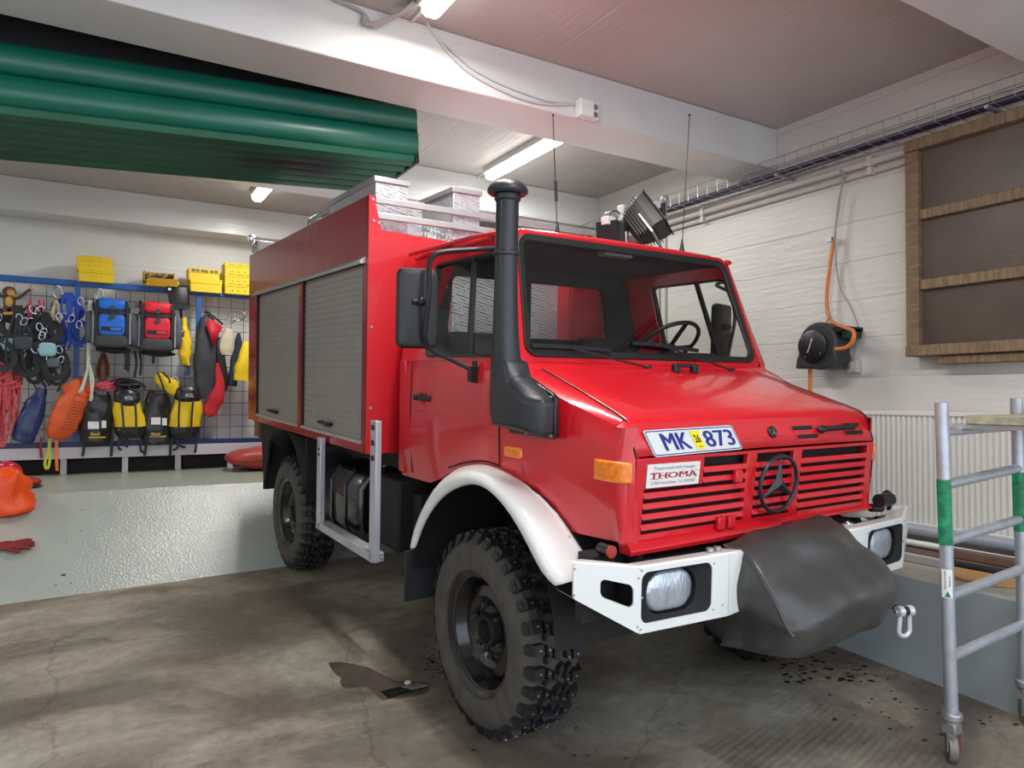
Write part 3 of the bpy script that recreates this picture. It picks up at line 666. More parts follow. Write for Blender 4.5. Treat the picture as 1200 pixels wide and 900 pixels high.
# side skins with openings
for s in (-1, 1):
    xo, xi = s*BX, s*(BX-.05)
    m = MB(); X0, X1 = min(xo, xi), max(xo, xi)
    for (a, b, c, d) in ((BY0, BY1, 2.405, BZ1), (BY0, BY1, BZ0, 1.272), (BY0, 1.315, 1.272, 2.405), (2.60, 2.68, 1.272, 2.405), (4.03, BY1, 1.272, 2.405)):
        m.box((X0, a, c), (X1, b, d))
    m.build('side_skin', REDSHADE, core)
    for (a, b) in ((1.318, 2.597), (2.683, 4.027)):
        g = []; z0, z1, pitch = 1.285, 2.40, .042; n = int((z1-z0)/pitch)
        prof = []
        for k in range(n):
            z = z0+k*pitch; prof += [(z, .0), (z+.0015, .008), (z+pitch*.5, .0095), (z+pitch-.0085, .008), (z+pitch-.007, 0)]
        xb = s*(BX-.028)
        m = MB(); m.grid([[Vector((xb+s*d, y, z)) for z, d in prof] for y in (a+.02, b-.02)]); m.box((xb-.005, a+.01, z0), (xb-.002, b-.01, z1))
        sh = m.build('roller_shutter', SHUT, TK, smooth=30)
        m = MB(); 
        for (c, d) in ((a, a+.022), (b-.022, b)): m.box((min(xb-s*.0, xb+s*.022), c, z0), (max(xb, xb+s*.022), d, z1))
        m.each('guide_channel', DARK, sh)
        yc = (a+b)/2+.06; m = MB(); m.tube(smoothpath([(xb+s*.01, yc-.10, 1.345), (xb+s*.045, yc-.095, 1.35), (xb+s*.05, yc, 1.35), (xb+s*.045, yc+.095, 1.35), (xb+s*.01, yc+.10, 1.345)], 3), .013, 8)
        m.box((min(xb+s*.005, xb+s*.02), yc-.05, 1.325), (max(xb+s*.005, xb+s*.02), yc+.05, 1.345)); m.build('shutter_handle', BLACKP, sh)
        m = MB(); m.box((min(xb, xb+s*.03), a, 1.268), (max(xb, xb+s*.03), b, 1.288)); m.build('sill_strip', ALU, sh)
    m = MB(); m.prism([(xo, 2.40), (xo+s*.032, 2.392), (xo+s*.036, 2.41), (xo, 2.44)], 1, 1.29, 4.06); m.build('rain_gutter', ALU, core)
# front face: red side panels with sloping gussets, checker plate between
for s in (-1, 1):
    m = MB(); xin = -.565 if s < 0 else .44
    m.prism([(s*BX, BZ0), (xin, BZ0), (xin, BDK), (s*1.065, BDK+.02), (s*1.12, BZ1), (s*BX, BZ1)], 1, BY0-.012, BY0+.03); m.build('front_panel', REDBOX, core)
    m = MB()
    for (x, z) in ((1.125, 2.785), (1.12, 2.655), (1.085, 2.645), (1.125, 2.0), (1.125, 1.5)): m.cyl((s*x, BY0-.012, z), (s*x, BY0-.018, z), .009, 8)
    m.each('panel_fastener', STEEL, core)
MB().box((-.565, BY0+.175, BZ0), (.44, BY0+.20, BDK+.0)).build('checker_panel', CHECK, core)
MB().box((-BX+.05, BY0+.20, BDK), (BX-.05, BY1-.02, BDK+.006)).build('roof_deck', CHECK, core)
for z in (2.795, 2.70): 
    MB().box((-1.10, BY0+.02, z-.02), (1.10, BY0+.05, z+.02)).build('roof_rail', ALU, TK, bevel=.004)
MB().box((-BX, BY1-.0, BZ0), (BX, BY1+.03, BZ1)).build('rear_panel', REDSHADE, core)
def alubox(a, b, lid=.035):
    c = MB().box(a, (b[0], b[1], b[2]-lid)).build('aluminium_locker', CHECK, TK, bevel=.006)
    MB().box((a[0]-.012, a[1]-.012, b[2]-lid), (b[0]+.012, b[1]+.012, b[2])).build('locker_lid', ALU, c, bevel=.004); return c
alubox((-1.06, 1.36, BDK+.006), (-.84, 2.25, 2.965))
c = alubox((-1.04, 2.32, BDK+.006), (-.80, 2.75, 2.93)); MB().tube([Vector((-1.06, 2.70, 2.87))+Vector((-.01, .03*math.cos(a), .03*math.sin(a))) for a in [2*PI*i/10 for i in range(10)]], .006, 6, closed=True).build('lid_ring', STEEL, c)
alubox((-.83, 1.55, BDK+.006), (-.64, 2.3, 2.89))
alubox((-.535, 1.30, BDK+.006), (-.325, 1.9, 2.965))
MB().box((-.60, 1.95, BDK+.006), (-.30, 2.5, 2.76)).build('plastic_crate', mat('grey_crate', (170, 172, 168), .6), TK, bevel=.03)
MB().box((-1.12, 4.15, 2.80), (-.95, 4.27, 2.94)).build('rear_lamp_box', ALU, TK, bevel=.01)
m = MB().lathe([(.03, 0), (.05, .03), (.05, .07), (.02, .09)], (-1.16, 4.2, 2.90), (0, 0, 1), 16); m.cyl((-1.15, 4.2, 2.82), (-1.15, 4.2, 2.9), .012, 8); m.build('work_lamp', CHROME, TK)

# ---------------- cab lower body and bonnet sides
def xs(y):      # half width of the lower body along its length
    return .880+(.985-.880)*min(1, max(0, (y+.80)/.86))
botp = [(-.83, 1.070), (-.68, 1.067), (-.56, 1.062), (-.51, 1.066), (-.45, 1.112), (-.367, 1.162), (-.251, 1.211), (-.129, 1.246), (-.02, 1.269), (.109, 1.274), (.281, 1.243), (.516, 1.176), (.60, 1.12), (.669, 1.102), (1.10, 1.096)]
def bot(y):
    for (a, za), (b, zb_) in zip(botp, botp[1:]):
        if a <= y <= b: return za+(zb_-za)*(y-a)/(b-a)
    return botp[-1][1]
def crest(y):   # height of the bonnet edge crease
    if y > -.03: return 1.80
    pts = ((-.80, 1.528), (-.74, 1.543), (-.346, 1.662), (-.153, 1.750), (-.03, 1.798))
    for (a, za), (b, zc) in zip(pts, pts[1:]):
        if y <= b: return za+(zc-za)*(y-a)/(b-a)
    return 1.798
ys = [-.775, -.74, -.70, -.66, -.60, -.56, -.51, -.45, -.40, -.36, -.27, -.188, -.10, -.078, -.052, -.03, .02, .084, .14, .2, .3, .4, .47, .56, .7, .85, 1.0, 1.08]
cabb = None
for s in (-1, 1):
    g = []
    for y in ys:
        zt, zb_ = crest(y), bot(y); x = xs(y); col = []
        for k in range(9):
            f = k/8; z = zb_+(zt-zb_)*f
            tuck = .0 if z > 1.30 else .012*(1.30-z)/.2
            mid = .012*math.sin(PI*f)
            col.append(Vector((s*(x-tuck+mid-.012*(f > .99)), y, z)))
        g.append(col)
    # rounded nose corner: continue round to the front plane
    nose = []
    for a in (25, 50, 75, 90):
        col = []
        for k in range(9):
            f = k/8; zt, zb_ = crest(-.775), bot(-.775); z = zb_+(zt-zb_)*f; x = xs(-.775); y0 = -.775
            rr_ = .055; xx = x-rr_+rr_*math.cos(R(a)); yy = y0-rr_*math.sin(R(a))+.012*(1-f if f > .6 else .4)
            mid = .012*math.sin(PI*f)*(1-a/90)
            col.append(Vector((s*(xx+mid), yy, z)))
        nose.append(col)
    g = nose[::-1]+g
    m = MB(); m.grid(g); o = m.build('body_side', RED, TK, smooth=50); cabb = cabb or o
    # door: seams as thin dark gaps, pressing lines, handle
    m = MB(); yy0, yy1 = -.045, .93
    def dx(y, z, o_=.0135): return Vector((s*(xs(y)+o_), y, z))
    m.tube([dx(yy0, 1.79, .004), dx(yy0, 1.6), dx(yy0, 1.40), dx(yy0, 1.30, .008)], .0035, 5)
    m.tube([dx(yy1, 1.79, .004), dx(yy1, 1.5), dx(yy1, 1.13, -.004)], .0035, 5)
    m.tube([dx(y, bot(y)+.028, .004) for y in (.46, .38, .3, .2, .084, 0, -.045)], .004, 5)
    m.build('door_gap', DARK, o)
    m = MB(); m.tube([dx(.93, 1.435, .010), dx(.0, 1.435, .010)], .005, 6); m.tube(smoothpath([dx(.86, 1.66, .007), dx(.86, 1.53, .009), dx(.80, 1.50, .01), dx(.1, 1.50, .010), dx(.05, 1.53, .009), dx(.05, 1.66, .007)], 4), .004, 6)
    m.build('door_crease', RED, o)
    m = MB().tube([dx(-.17, 1.42, .007), dx(-.75, 1.365, .006)], .0035, 6); m.build('wing_crease', RED, o)
    m = MB().tube([dx(-.16, 1.50, .007), dx(-.17, 1.42, .007), dx(-.22, 1.27, .002)], .003, 5); m.build('wing_gap', DARK, o)
    m = MB().box((min(s*(.985), s*(1.012)), .67, 1.565), (max(s*.985, s*1.012), .82, 1.605)); 
    dh = m.build('door_handle', BLACKP, o, bevel=.01); m = MB().lathe([(.035, 0), (.03, .004), (.022, -.004), (0, -.006)], (s*1.0, .76, 1.585), (s, 0, 0), 20, capa=False); m.build('handle_recess', RED, o)
    MB().lathe([(.018, 0), (.018, .02), (.012, .026)], (s*.998, .835, 1.585), (s, 0, 0), 14).build('door_lock', BLACKP, o)
# bonnet
HB = [(-.03, 1.785), (-.085, 1.775), (-.13, 1.762), (-.45, 1.668), (-.70, 1.590), (-.765, 1.566), (-.79, 1.545), (-.815, 1.48), (-.838, 1.418)]
def hx(y):      # half width of the bonnet lid
    return .838 if y < -.76 else .838-(.838-.795)*(y+.76)/.58 if y < -.18 else .795
m = MB()
xsn = [-1, -.985, -.8, -.5, 0, .5, .8, .985, 1]
m.grid([[Vector((hx(y)*f, y, z+(.012*(1-f*f) if y > -.75 else .004*(1-f*f))-(.006 if abs(f) == 1 else 0))) for f in xsn] for y, z in HB])
bon = m.build('bonnet', RED, TK, smooth=28, solid=.006)
for s in (-1, 1):   # slope between the lid and the wing crest, and the dark seam
    m = MB(); g = []
    for y, z in HB[:6]:
        yy = max(y, -.775); cz = crest(yy); xo_ = xs(yy)-.014; xi_ = hx(y)+.005
        g.append([Vector((s*(xi_+(xo_-xi_)*f), y+(max(y, -.775)-y)*f, z*(1-f)+cz*f+.006*math.sin(PI*f)-.003)) for f in (0, .25, .5, .75, .92, 1)])
    m.grid(g); m.build('wing_top', RED, TK, smooth=60)
    # chamfered nose corner from the crest down to the grille edge
    m = MB(); g = []
    for (yi, zi), (xo_, yo, zo) in zip(((-.766, 1.563), (-.792, 1.54), (-.818, 1.47), (-.840, 1.41), (-.838, 1.30), (-.815, 1.06)), ((.868, -.776, 1.53), (.872, -.800, 1.505), (.872, -.806, 1.45), (.870, -.806, 1.40), (.868, -.805, 1.30), (.866, -.80, 1.062))):
        g.append([Vector((s*.842, yi, zi)), Vector((s*(.842+xo_)/2, yi*.55+yo*.45-.006, zi*.5+zo*.5)), Vector((s*xo_, yo, zo))])
    m.grid(g)
    tp_ = [Vector((s*(.885-.055+.055*math.cos(R(a))-.002), -.775-.055*math.sin(R(a))+.006, crest(-.775)+.0)) for a in (0, 25, 50, 75, 90)]
    m.add([Vector((s*.845, -.768, 1.560))]+tp_, [(0, i+1, i+2) for i in range(4)]); m.build('nose_facet', RED, TK, smooth=60)
    m = MB().tube([(s*(hx(y)+.002), y-.001, z+.0005) for y, z in HB[1:]], .0035, 6); m.build('bonnet_gap', DARK, bon)
# corner posts of the nose beside the grille
for s in (-1, 1):
    m = MB(); m.box((min(s*.80, s*.842), -.83, 1.05), (max(s*.80, s*.842), -.76, 1.42)); m.build('nose_corner', RED, TK, bevel=.01)
# ---------------- grille
def gy(z): return -.838+(1.41-z)*.085
def gp(x, z, d=0): return Vector((x, gy(z)-d, z))
m = MB()
def gbox(m, x0, z0, x1, z1, d0=-.02, d1=.006):
    m.hexa([gp(x0, z0, d1), gp(x1, z0, d1), gp(x1, z0, d0), gp(x0, z0, d0)], [gp(x0, z1, d1), gp(x1, z1, d1), gp(x1, z1, d0), gp(x0, z1, d0)])
GR = [1.388-.0415*k for k in range(8)]      # bar/slot pitch: slot centres
stile = [(-.836, -.785), (-.165, -.098), (.170, .232), (.785, .836)]
cols = [(-.785, -.165), (-.098, .170), (.232, .785)]
gbox(m, -.836, 1.400, .836, 1.412); gbox(m, -.836, 1.045, .836, 1.095)
for a, b in stile: gbox(m, a, 1.095, b, 1.400)
grl = m.build('grille', RED, TK, bevel=.003)
m = MB(); n = 7; zt, zb_ = 1.400, 1.095; pt = (zt-zb_)/n
for c, (a, b) in enumerate(cols):
    for k in range(n):
        z = zt-k*pt; x0 = a
        if c == 0 and k < 3: x0 = -.445
        # bar below each slot, leaning outwards at its foot
        if k > 0:
            q0 = [gp(x0-.002, z-.024, .014), gp(b+.002, z-.024, .014), gp(b+.002, z-.020, -.012), gp(x0-.002, z-.020, -.012)]
            q1 = [gp(x0-.002, z, .004), gp(b+.002, z, .004), gp(b+.002, z, -.012), gp(x0-.002, z, -.012)]
            m.hexa(q0, q1)
gbox(m, -.785, 1.283, -.445, 1.400, -.012, .004)
m.build('grille_bars', RED, grl, bevel=.002)
MB().box((-.83, -.79, 1.09), (.83, -.77, 1.405)).build('grille_backing', mat('radiator_dark', (26, 10, 12), .8), grl)
m = MB(); m.prism([(gy(1.05)-.006, 1.078), (gy(1.05)-.03, 1.064), (-.85, 1.045), (-.845, 1.026), (-.78, 1.026), (-.77, 1.07)], 0, -.862, .09); m.prism([(gy(1.05)-.006, 1.078), (gy(1.05)-.03, 1.068), (-.84, 1.056), (-.77, 1.056), (-.77, 1.07)], 0, .09, .855)
m.build('front_apron', RED, TK, bevel=.006)
m = MB()
for x, z in ((-.245, 1.308), (-.33, 1.105), (-.265, 1.105)): m.box((x-.02, gy(z)-.034, z-.03), (x+.025, gy(z)-.012, z+.025))
m.each('grille_bracket', RED, grl, bevel=.004)
# star badge: a ring with three tapering arms
m = MB(); ec = Vector((.035, gy(1.252)-.035, 1.252)); re = .131
ev = (gp(0, 1.3)-gp(0, 1.2)).normalized(); eh = Vector((1, 0, 0)); en = eh.cross(ev).normalized()
m.tube([ec+eh*re*math.cos(a)+ev*re*math.sin(a) for a in [2*PI*i/40 for i in range(40)]], .0095, 10, closed=True)
for k in range(3):
    a = PI/2+k*2*PI/3; d = eh*math.cos(a)+ev*math.sin(a); q_ = eh*-math.sin(a)+ev*math.cos(a)
    h = a+PI/3; 
    cpts = [ec-d*.0+q_*.0+(eh*math.cos(a+sg*PI/3)+ev*math.sin(a+sg*PI/3))*.030 for sg in (1, -1)]
    tip = ec+d*(re-.002)
    fr = en*(-.0)
    m.add([cpts[0], cpts[1], tip+q_*.003, tip-q_*.003, ec+en*.017, ec-en*.012, ], [(0, 4, 3), (4, 1, 2), (4, 2, 3), (0, 3, 5), (5, 3, 2), (5, 2, 1)] if False else [(0, 2, 4), (4, 3, 1), (4, 2, 3), (0, 5, 2), (5, 1, 3), (5, 3, 2)])
m.build('star_badge', mat('badge_black', (28, 32, 40), .3), TK, smooth=25)
# bonnet lip: small round badge, louvre slots, catch
def lp(x, z, d=0):
    y = -.838+(z-1.418)*(.046/.125); return Vector((x, y-d, z))
LN = (lp(0, 1.5)-lp(0, 1.45)).normalized(); LO = Vector((1, 0, 0)).cross(LN)
c0 = lp(.03, 1.487, .004)
MB().lathe([(.028, 0), (.028, .008), (.023, .012), (.0, .012)], c0, LO if LO.y < 0 else -LO, 24).build('round_badge', BLACKP, bon)
m = MB()
for k in range(3):
    a = PI/2+k*2*PI/3; d = Vector((1, 0, 0))*math.cos(a)+LN*math.sin(a); m.bar(c0+Vector((0, -.0135, 0)), c0+Vector((0, -.0135, 0))+d*.017, .003, .002, (0, 1, 0))
m.build('badge_star', STEEL, bon)
m = MB(); m2 = MB()
for (xa_, xb2_, z) in ((.185, .345, 1.497), (.205, .375, 1.457), (.60, .745, 1.50), (.60, .76, 1.462)):
    Q = Quad(lp(xa_, z-.010), lp(xb2_, z-.010), lp(xb2_, z+.010), lp(xa_, z+.010)); L0 = Q.loop(0, 0, 1, 1, .008, 3); L1 = Q.loop(-.04, -.35, 1.04, 1.35, .012, 3)
    Q.plate(m, L0, .001, .0045); Q.ring(m2, L1, L0, .0, .007)
m.each('louvre_slot', DARK, bon); m2.each('louvre_frame', RED, bon)
m = MB(); m.tube([lp(.40, 1.492, .012), lp(.43, 1.494, .030), lp(.66, 1.497, .026)], .013, 8); m.ball(lp(.40, 1.49, .02), (.03, .02, .02), 10, 8); m.ball(lp(.665, 1.497, .02), (.022, .018, .018), 10, 8); m.build('bonnet_catch', BLACKP, bon)
# front lights
for s in (-1, 1):
    Q = Quad(*[Vector((s*(xs(y)+.008), y, z)) for y, z in ((-.60, 1.325), (-.775, 1.325), (-.775, 1.41), (-.60, 1.41))]) if s < 0 else Quad(*[Vector((s*(xs(y)+.008), y, z)) for y, z in ((-.775, 1.325), (-.60, 1.325), (-.60, 1.41), (-.775, 1.41))])
    a0, a1 = (-.665, -.785)
    secs = []
    for z in (1.312, 1.398):
        row = [Vector((s*(xs(a0)-.01), a0, z)), Vector((s*(xs(a0)+.022), a0-.005, z)), Vector((s*(xs(-.72)+.024), -.72, z)), Vector((s*(xs(-.78)+.024), -.785, z)), Vector((s*(xs(-.8)+.006), -.825, z)), Vector((s*(xs(-.8)-.022), -.842, z)), Vector((s*.84, -.82, z)), Vector((s*(xs(-.7)-.02), -.72, z))]
        secs.append(row)
    m = MB().loft(secs); m.build('indicator_lamp', AMBER, TK, bevel=.008, smooth=50)
    m = MB(); row = [Vector((s*(xs(a0)+.024), a0-.0, 1.366)), Vector((s*(xs(-.7)+.030), -.70, 1.366)), Vector((s*(xs(-.78)+.026), -.785, 1.366))]; 
    m = MB().loft([[Vector((s*(xs(y)+d), y, z)) for y, d in ((-.085, .0), (-.09, .022), (-.205, .022), (-.215, .0))] for z in (1.345, 1.395)]); m.build('side_repeater', AMBER, TK, bevel=.007)
# number plate & sticker
pb = [lp(-.742, 1.418, .006), lp(-.208, 1.425, .006), lp(-.25, 1.529, .006), lp(-.785, 1.522, .006)]
pb = [lp(-.765, 1.42, .008), lp(-.228, 1.424, .008), lp(-.228, 1.528, .008), lp(-.765, 1.524, .008)]
pb[0] = Vector((-.742, -.846, 1.414)); pb[1] = Vector((-.208, -.846, 1.422)); pb[2] = Vector((-.252, -.815, 1.528)); pb[3] = Vector((-.785, -.815, 1.521))
Q = Quad(*pb)
m = MB(); Lp = Q.loop(0, 0, 1, 1, .014, 5); Q.plate(m, Lp, -.004, .002); pl = m.build('number_plate', PLATE, TK, recalc=True)
m = MB(); Q.ring(m, Q.loop(.008, .04, .992, .96, .012, 5), Q.loop(.014, .075, .986, .925, .010, 5), .0018, .0032); m.build('plate_border', TEXTB, pl)
m = MB()
for dxx in (-.004, .002, .008): text_mb(m, 'MK', Q, .145+dxx, .20, .430+dxx, .84, .0035+dxx*.02); text_mb(m, '873', Q, .61+dxx, .20, .948+dxx, .84, .0035+dxx*.02)
m.each('plate_characters', TEXTB, pl, smooth=0, recalc=False)
m = MB(); Q.plate(m, Q.loop(.475, .14, .575, .88, .003, 2), .003, .0045); ys_ = m.build('year_sticker', YSTICK, pl); m = MB(); text_mb(m, '26', Q, .492, .40, .558, .72, .0052, .03); text_mb(m, '2026', Q, .505, .22, .55, .28, .0052); m.build('sticker_digits', TEXTK, pl, smooth=0, recalc=False)
Q = Quad(gp(-.781, 1.290, .008), gp(-.478, 1.288, .008), gp(-.476, 1.384, .008), gp(-.779, 1.386, .008))
m = MB(); Q.plate(m, Q.loop(0, 0, 1, 1, .004, 3), -.002, .002); st_ = m.build('dealer_sticker', STICK, TK)
m = MB(); text_mb(m, 'Feuerwehrfahrzeuge', Q, .12, .70, .90, .90, .003); text_mb(m, 'D-7834 Herbolzheim, Tel. 07643/867', Q, .08, .10, .93, .26, .003); m.build('small_lettering', TEXTG, st_, smooth=0, recalc=False)
m = MB()
for dxx in (-.003, .004, .011): text_mb(m, 'THOMA', Q, .05+dxx, .37, .94+dxx, .62, .003+dxx*.02)
for (a, b) in ((.05, .22), (.26, .30), (.36, .40), (.64, .69), (.80, .84), (.895, .955)):
    for t_ in (.355, .61): m.add([Q(a, t_, .003), Q(b, t_, .003), Q(b, t_+.025, .003), Q(a, t_+.025, .003)], [(0, 1, 2, 3)])
m.build('large_lettering', TEXTR, st_, smooth=0, recalc=False)

# ---------------- cab upper: windscreen frame, roof, pillars, windows
wsq = Quad((-.895, -.085, 1.775), (.895, -.085, 1.775), (.810, .150, 2.485), (-.810, .150, 2.485))
G0 = (.022, .075, .978, .955)
m = MB(); wsq.ring(m, wsq.loop(0, 0, 1, 1, .06, 6), wsq.loop(G0[0]-.004, G0[1]-.006, G0[2]+.004, G0[3]+.006, .07, 6), -.035, 0); wf = m.build('windscreen_frame', RED, TK, bevel=.006)
m = MB(); wsq.ring(m, wsq.loop(G0[0]-.006, G0[1]-.010, G0[2]+.006, G0[3]+.010, .075, 6), wsq.loop(G0[0]+.016, G0[1]+.040, G0[2]-.016, G0[3]-.040, .05, 6), -.01, .012, .004); m.build('windscreen_seal', SEAL, TK, bevel=.004)
m = MB(); lw = wsq.loop(G0[0]+.012, G0[1]+.03, G0[2]-.012, G0[3]-.03, .05, 6); m.add([wsq(a, b, .0) for a, b in lw], [tuple(range(len(lw)))]); m.build('windscreen_glass', GLASS, TK, recalc=False)
# cowl between the bonnet and the glass
m = MB(); m.loft([[Vector((x, y, z)) for y, z in ((-.135, 1.755), (-.10, 1.785), (-.075, 1.80), (-.03, 1.80), (-.03, 1.70), (-.12, 1.70))] for x in (-.90, .90)]); m.build('cowl', RED, TK, smooth=40)
# roof
ROOFC = [(.145, 2.475), (.19, 2.500), (.30, 2.512), (.70, 2.520), (1.05, 2.515), (1.14, 2.50), (1.155, 2.45)]
def roofw(y): return .815+.065*min(1, (y-.145)/.25)
m = MB(); g = []
fx = [-1, -.985, -.95, -.85, -.5, 0, .5, .85, .95, .985, 1]
for y, z in ROOFC:
    w_ = roofw(y); row = []
    for f in fx:
        drop = .0 if abs(f) < .86 else (.018 if abs(f) < .96 else (.05 if abs(f) < .99 else .085))
        row.append(Vector((w_*f, y, max(z-drop*min(1, (y-.1)/.12)-.012*f*f, 2.43 if y > .3 else 2.44))))
    g.append(row)
m.grid(g); m.build('cab_roof', RED, TK, smooth=40, solid=.012)
for s in (-1, 1):
    m = MB().loft([[Vector((s*(w_+d), y, z)) for d, z in ((-.01, 2.452), (.028, 2.446), (.034, 2.464), (.0, 2.476))] for y, w_ in ((.13, .82), (.25, .85), (.40, .882), (1.16, .888))]); m.build('drip_rail', RED, TK, smooth=50, bevel=.003)
m = MB().loft([[Vector((x, y, z)) for x, z in ((-.72, 2.50), (-.68, 2.548), (-.15, 2.556), (-.11, 2.50))] for y in (.50, .92)]); m.build('roof_hatch', RED, TK, bevel=.015); MB().box((-.735, .485, 2.49), (-.095, .94, 2.515)).build('hatch_seal', SEAL, TK)
# side window frames (plane leaning inwards), from belt to rail
for s in (-1, 1):
    bl, br, tr2, tl2 = (s*.985, 1.10, 1.795), (s*.97, -.06, 1.795), (s*.845, .165, 2.455), (s*.868, 1.14, 2.455)
    q_ = Quad(bl, br, tr2, tl2) if s < 0 else Quad(br, bl, tl2, tr2)
    fl = (lambda a0, b0, a1, b1: (a0, b0, a1, b1)) if s < 0 else (lambda a0, b0, a1, b1: (1-a1, b0, 1-a0, b1))
    # a0.. measured from the rear (s<0)
    wa = fl(.28, .035, .955, .865)
    m = MB(); q_.ring(m, q_.loop(0, 0, 1, 1, .02, 5), q_.loop(*wa, .035, 5), -.035, 0); sf = m.build('window_surround', RED, TK, bevel=.004)
    m = MB(); wi = (wa[0]+.012, wa[1]+.02, wa[2]-.012, wa[3]-.02); q_.ring(m, q_.loop(wa[0]-.003, wa[1]-.004, wa[2]+.003, wa[3]+.004, .04, 5), q_.loop(*wi, .03, 5), -.03, .005); m.build('window_seal', SEAL, sf)
    m = MB(); lw = q_.loop(*wi, .03, 5); m.add([q_(a, b, -.012) for a, b in lw], [tuple(range(len(lw)))]); m.build('side_glass', GLASS, sf, recalc=False)
    sd = .70 if s < 0 else .30
    m = MB(); q_.ring(m, [(sd+.012, wi[1]), (sd+.012, wi[3]), (sd-.012, wi[3]), (sd-.012, wi[1])], [(sd+.002, wi[1]+.01), (sd+.002, wi[3]-.01), (sd-.002, wi[3]-.01), (sd-.002, wi[1]+.01)], -.02, .004); m.build('window_bar', SEAL, sf)
    # A-pillar skin joining screen frame and side
    m = MB(); m.grid([[Vector((s*.895, -.085, 1.775)), Vector((s*.940, -.075, 1.79)), Vector((s*.975, -.03, 1.795)), Vector((s*.978, .02, 1.795))], [Vector((s*.810, .150, 2.485)), Vector((s*.828, .152, 2.475)), Vector((s*.842, .165, 2.46)), Vector((s*.848, .20, 2.455))]]); m.build('front_pillar', RED, TK, smooth=60)
# cab rear wall with window
rq = Quad((.985, 1.10, 1.12), (-.985, 1.10, 1.12), (-.868, 1.14, 2.46), (.868, 1.14, 2.46))
rq2 = Quad((.975, 1.095, 1.80), (-.975, 1.095, 1.80), (-.862, 1.135, 2.46), (.862, 1.135, 2.46))
m = MB(); rw = (.155, .25, .86, .83); rq2.ring(m, rq2.loop(0, 0, 1, 1, .02, 5), rq2.loop(*rw, .05, 5), -.03, 0); 
BLK = mat('cab_lining', (34, 33, 34), .8)
rwp = m.build('rear_wall', [BLK], TK); MB().box((-.155, 1.06, 1.8), (-.055, 1.10, 2.44)).build('centre_post', BLK, rwp)
MB().box((-.975, 1.07, 1.12), (.975, 1.10, 1.80)).build('rear_wall_lower', RED, TK)
m = MB(); lw = rq2.loop(*rw, .05, 5); m.add([rq2(a, b, -.015) for a, b in lw], [tuple(range(len(lw)))]); m.build('rear_glass', GLASS, rwp, recalc=False)
for s in (-1, 1):
    MB().box((min(s*.96, s*.99), 1.02, 1.115), (max(s*.96, s*.99), 1.11, 1.80)).build('rear_corner_panel', RED, TK, bevel=.01)
# interior
MB().box((-.90, -.02, 1.15), (.90, 1.06, 1.17)).build('cab_floor', DARK, TK)
m = MB().loft([[Vector((x, y, z)) for y, z in ((-.03, 1.775), (.05, 1.815), (.17, 1.80), (.22, 1.70), (.20, 1.45), (-.02, 1.45))] for x in (-.92, .92)]); m.build('dashboard', mat('dash_plastic', (38, 38, 40), .6), TK, smooth=40)
MB().loft([[Vector((x, y, z)) for y, z in ((.06, 1.81), (.10, 1.875), (.18, 1.87), (.22, 1.80))] for x in (.25, .72)]).build('instrument_hood', BLACKP, TK, smooth=40)
MB().box((-.83, .22, 2.44), (.83, 1.12, 2.47)).build('roof_lining', BLK, TK)
MB().box((-.16, .18, 2.415), (.05, .24, 2.44)).build('interior_lamp', mat('grey_lamp', (130, 130, 128), .5), TK)
for s in (-1, 1): MB().box((min(s*.955, s*.965), 0, 1.18), (max(s*.955, s*.965), 1.05, 1.78)).build('door_lining', BLK, TK)
SEATM = mat('seat_cloth', (40, 40, 42), .9)
for x in (-.52, .5):
    st2 = MB().box((x-.23, .50, 1.42), (x+.23, .95, 1.54)).build('seat', SEATM, TK, bevel=.03)
    MB().box((x-.22, .88, 1.50), (x+.22, 1.0, 1.98), rot=Matrix.Rotation(-.12, 3, 'X')).build('seat_back', SEATM, st2, bevel=.03)
    MB().box((x-.2, .52, 1.17), (x+.2, .9, 1.42)).build('seat_base', DARK, st2)
swc = Vector((.52, .36, 1.925)); sax = Vector((0, .62, .78)); u_ = Vector((1, 0, 0)); v_ = sax.cross(u_)
m = MB().tube([swc+u_*.225*math.cos(a)+v_*.225*math.sin(a) for a in [2*PI*i/40 for i in range(40)]], .0135, 8, closed=True)
for a in (0, PI, -PI/2): m.bar(swc-sax*.03, swc+u_*.22*math.cos(a)+v_*.22*math.sin(a), .03, .012, sax)
m.lathe([(.05, -.02), (.05, .01), (.03, .02)], swc-sax*.03, sax, 16); m.cyl(swc-sax*.03, swc-sax*.3, .022, 10); m.build('steering_wheel', BLACKP, TK)
# wipers, bonnet grab handle
def wsp(px, py, d=.0):
    v = td_+(px-600)/FPX*tr_-(py-450)/FPX*tu_; c_ = wsq.c[0]; n_ = wsq.n
    t_ = ((c_+n_*d)-TCAM).dot(n_)/v.dot(n_); return TCAM+v*t_
for (b0, b1, p0, p1, nm) in (((623, 405), (715, 411), (760, 431), (688, 404), 1), ((742, 402), (818, 411), (858, 434), (790, 405), 2)):
    m = MB(); m.bar(wsp(*b0, .022), wsp((b0[0]+b1[0])/2, (b0[1]+b1[1])/2-1, .028), .02, .012, wsq.n); m.bar(wsp((b0[0]+b1[0])/2, (b0[1]+b1[1])/2-1, .028), wsp(*b1, .022), .02, .012, wsq.n)
    wb = m.build('wiper_blade', BLACKP, TK)
    m = MB(); e_ = wsp(*p0, .035); m.tube([wsp((b0[0]+b1[0])/2, (b0[1]+b1[1])/2, .034), wsp(*p0, .05)*.25+wsp((b0[0]+b1[0])/2, (b0[1]+b1[1])/2, .045)*.75, wsp(*p0, .05)], .006, 6); m.ball(e_, (.02, .016, .018), 10, 8); m.cyl(e_, e_+Vector((0, .03, -.03)), .008, 8); m.build('wiper_arm', BLACKP, wb)
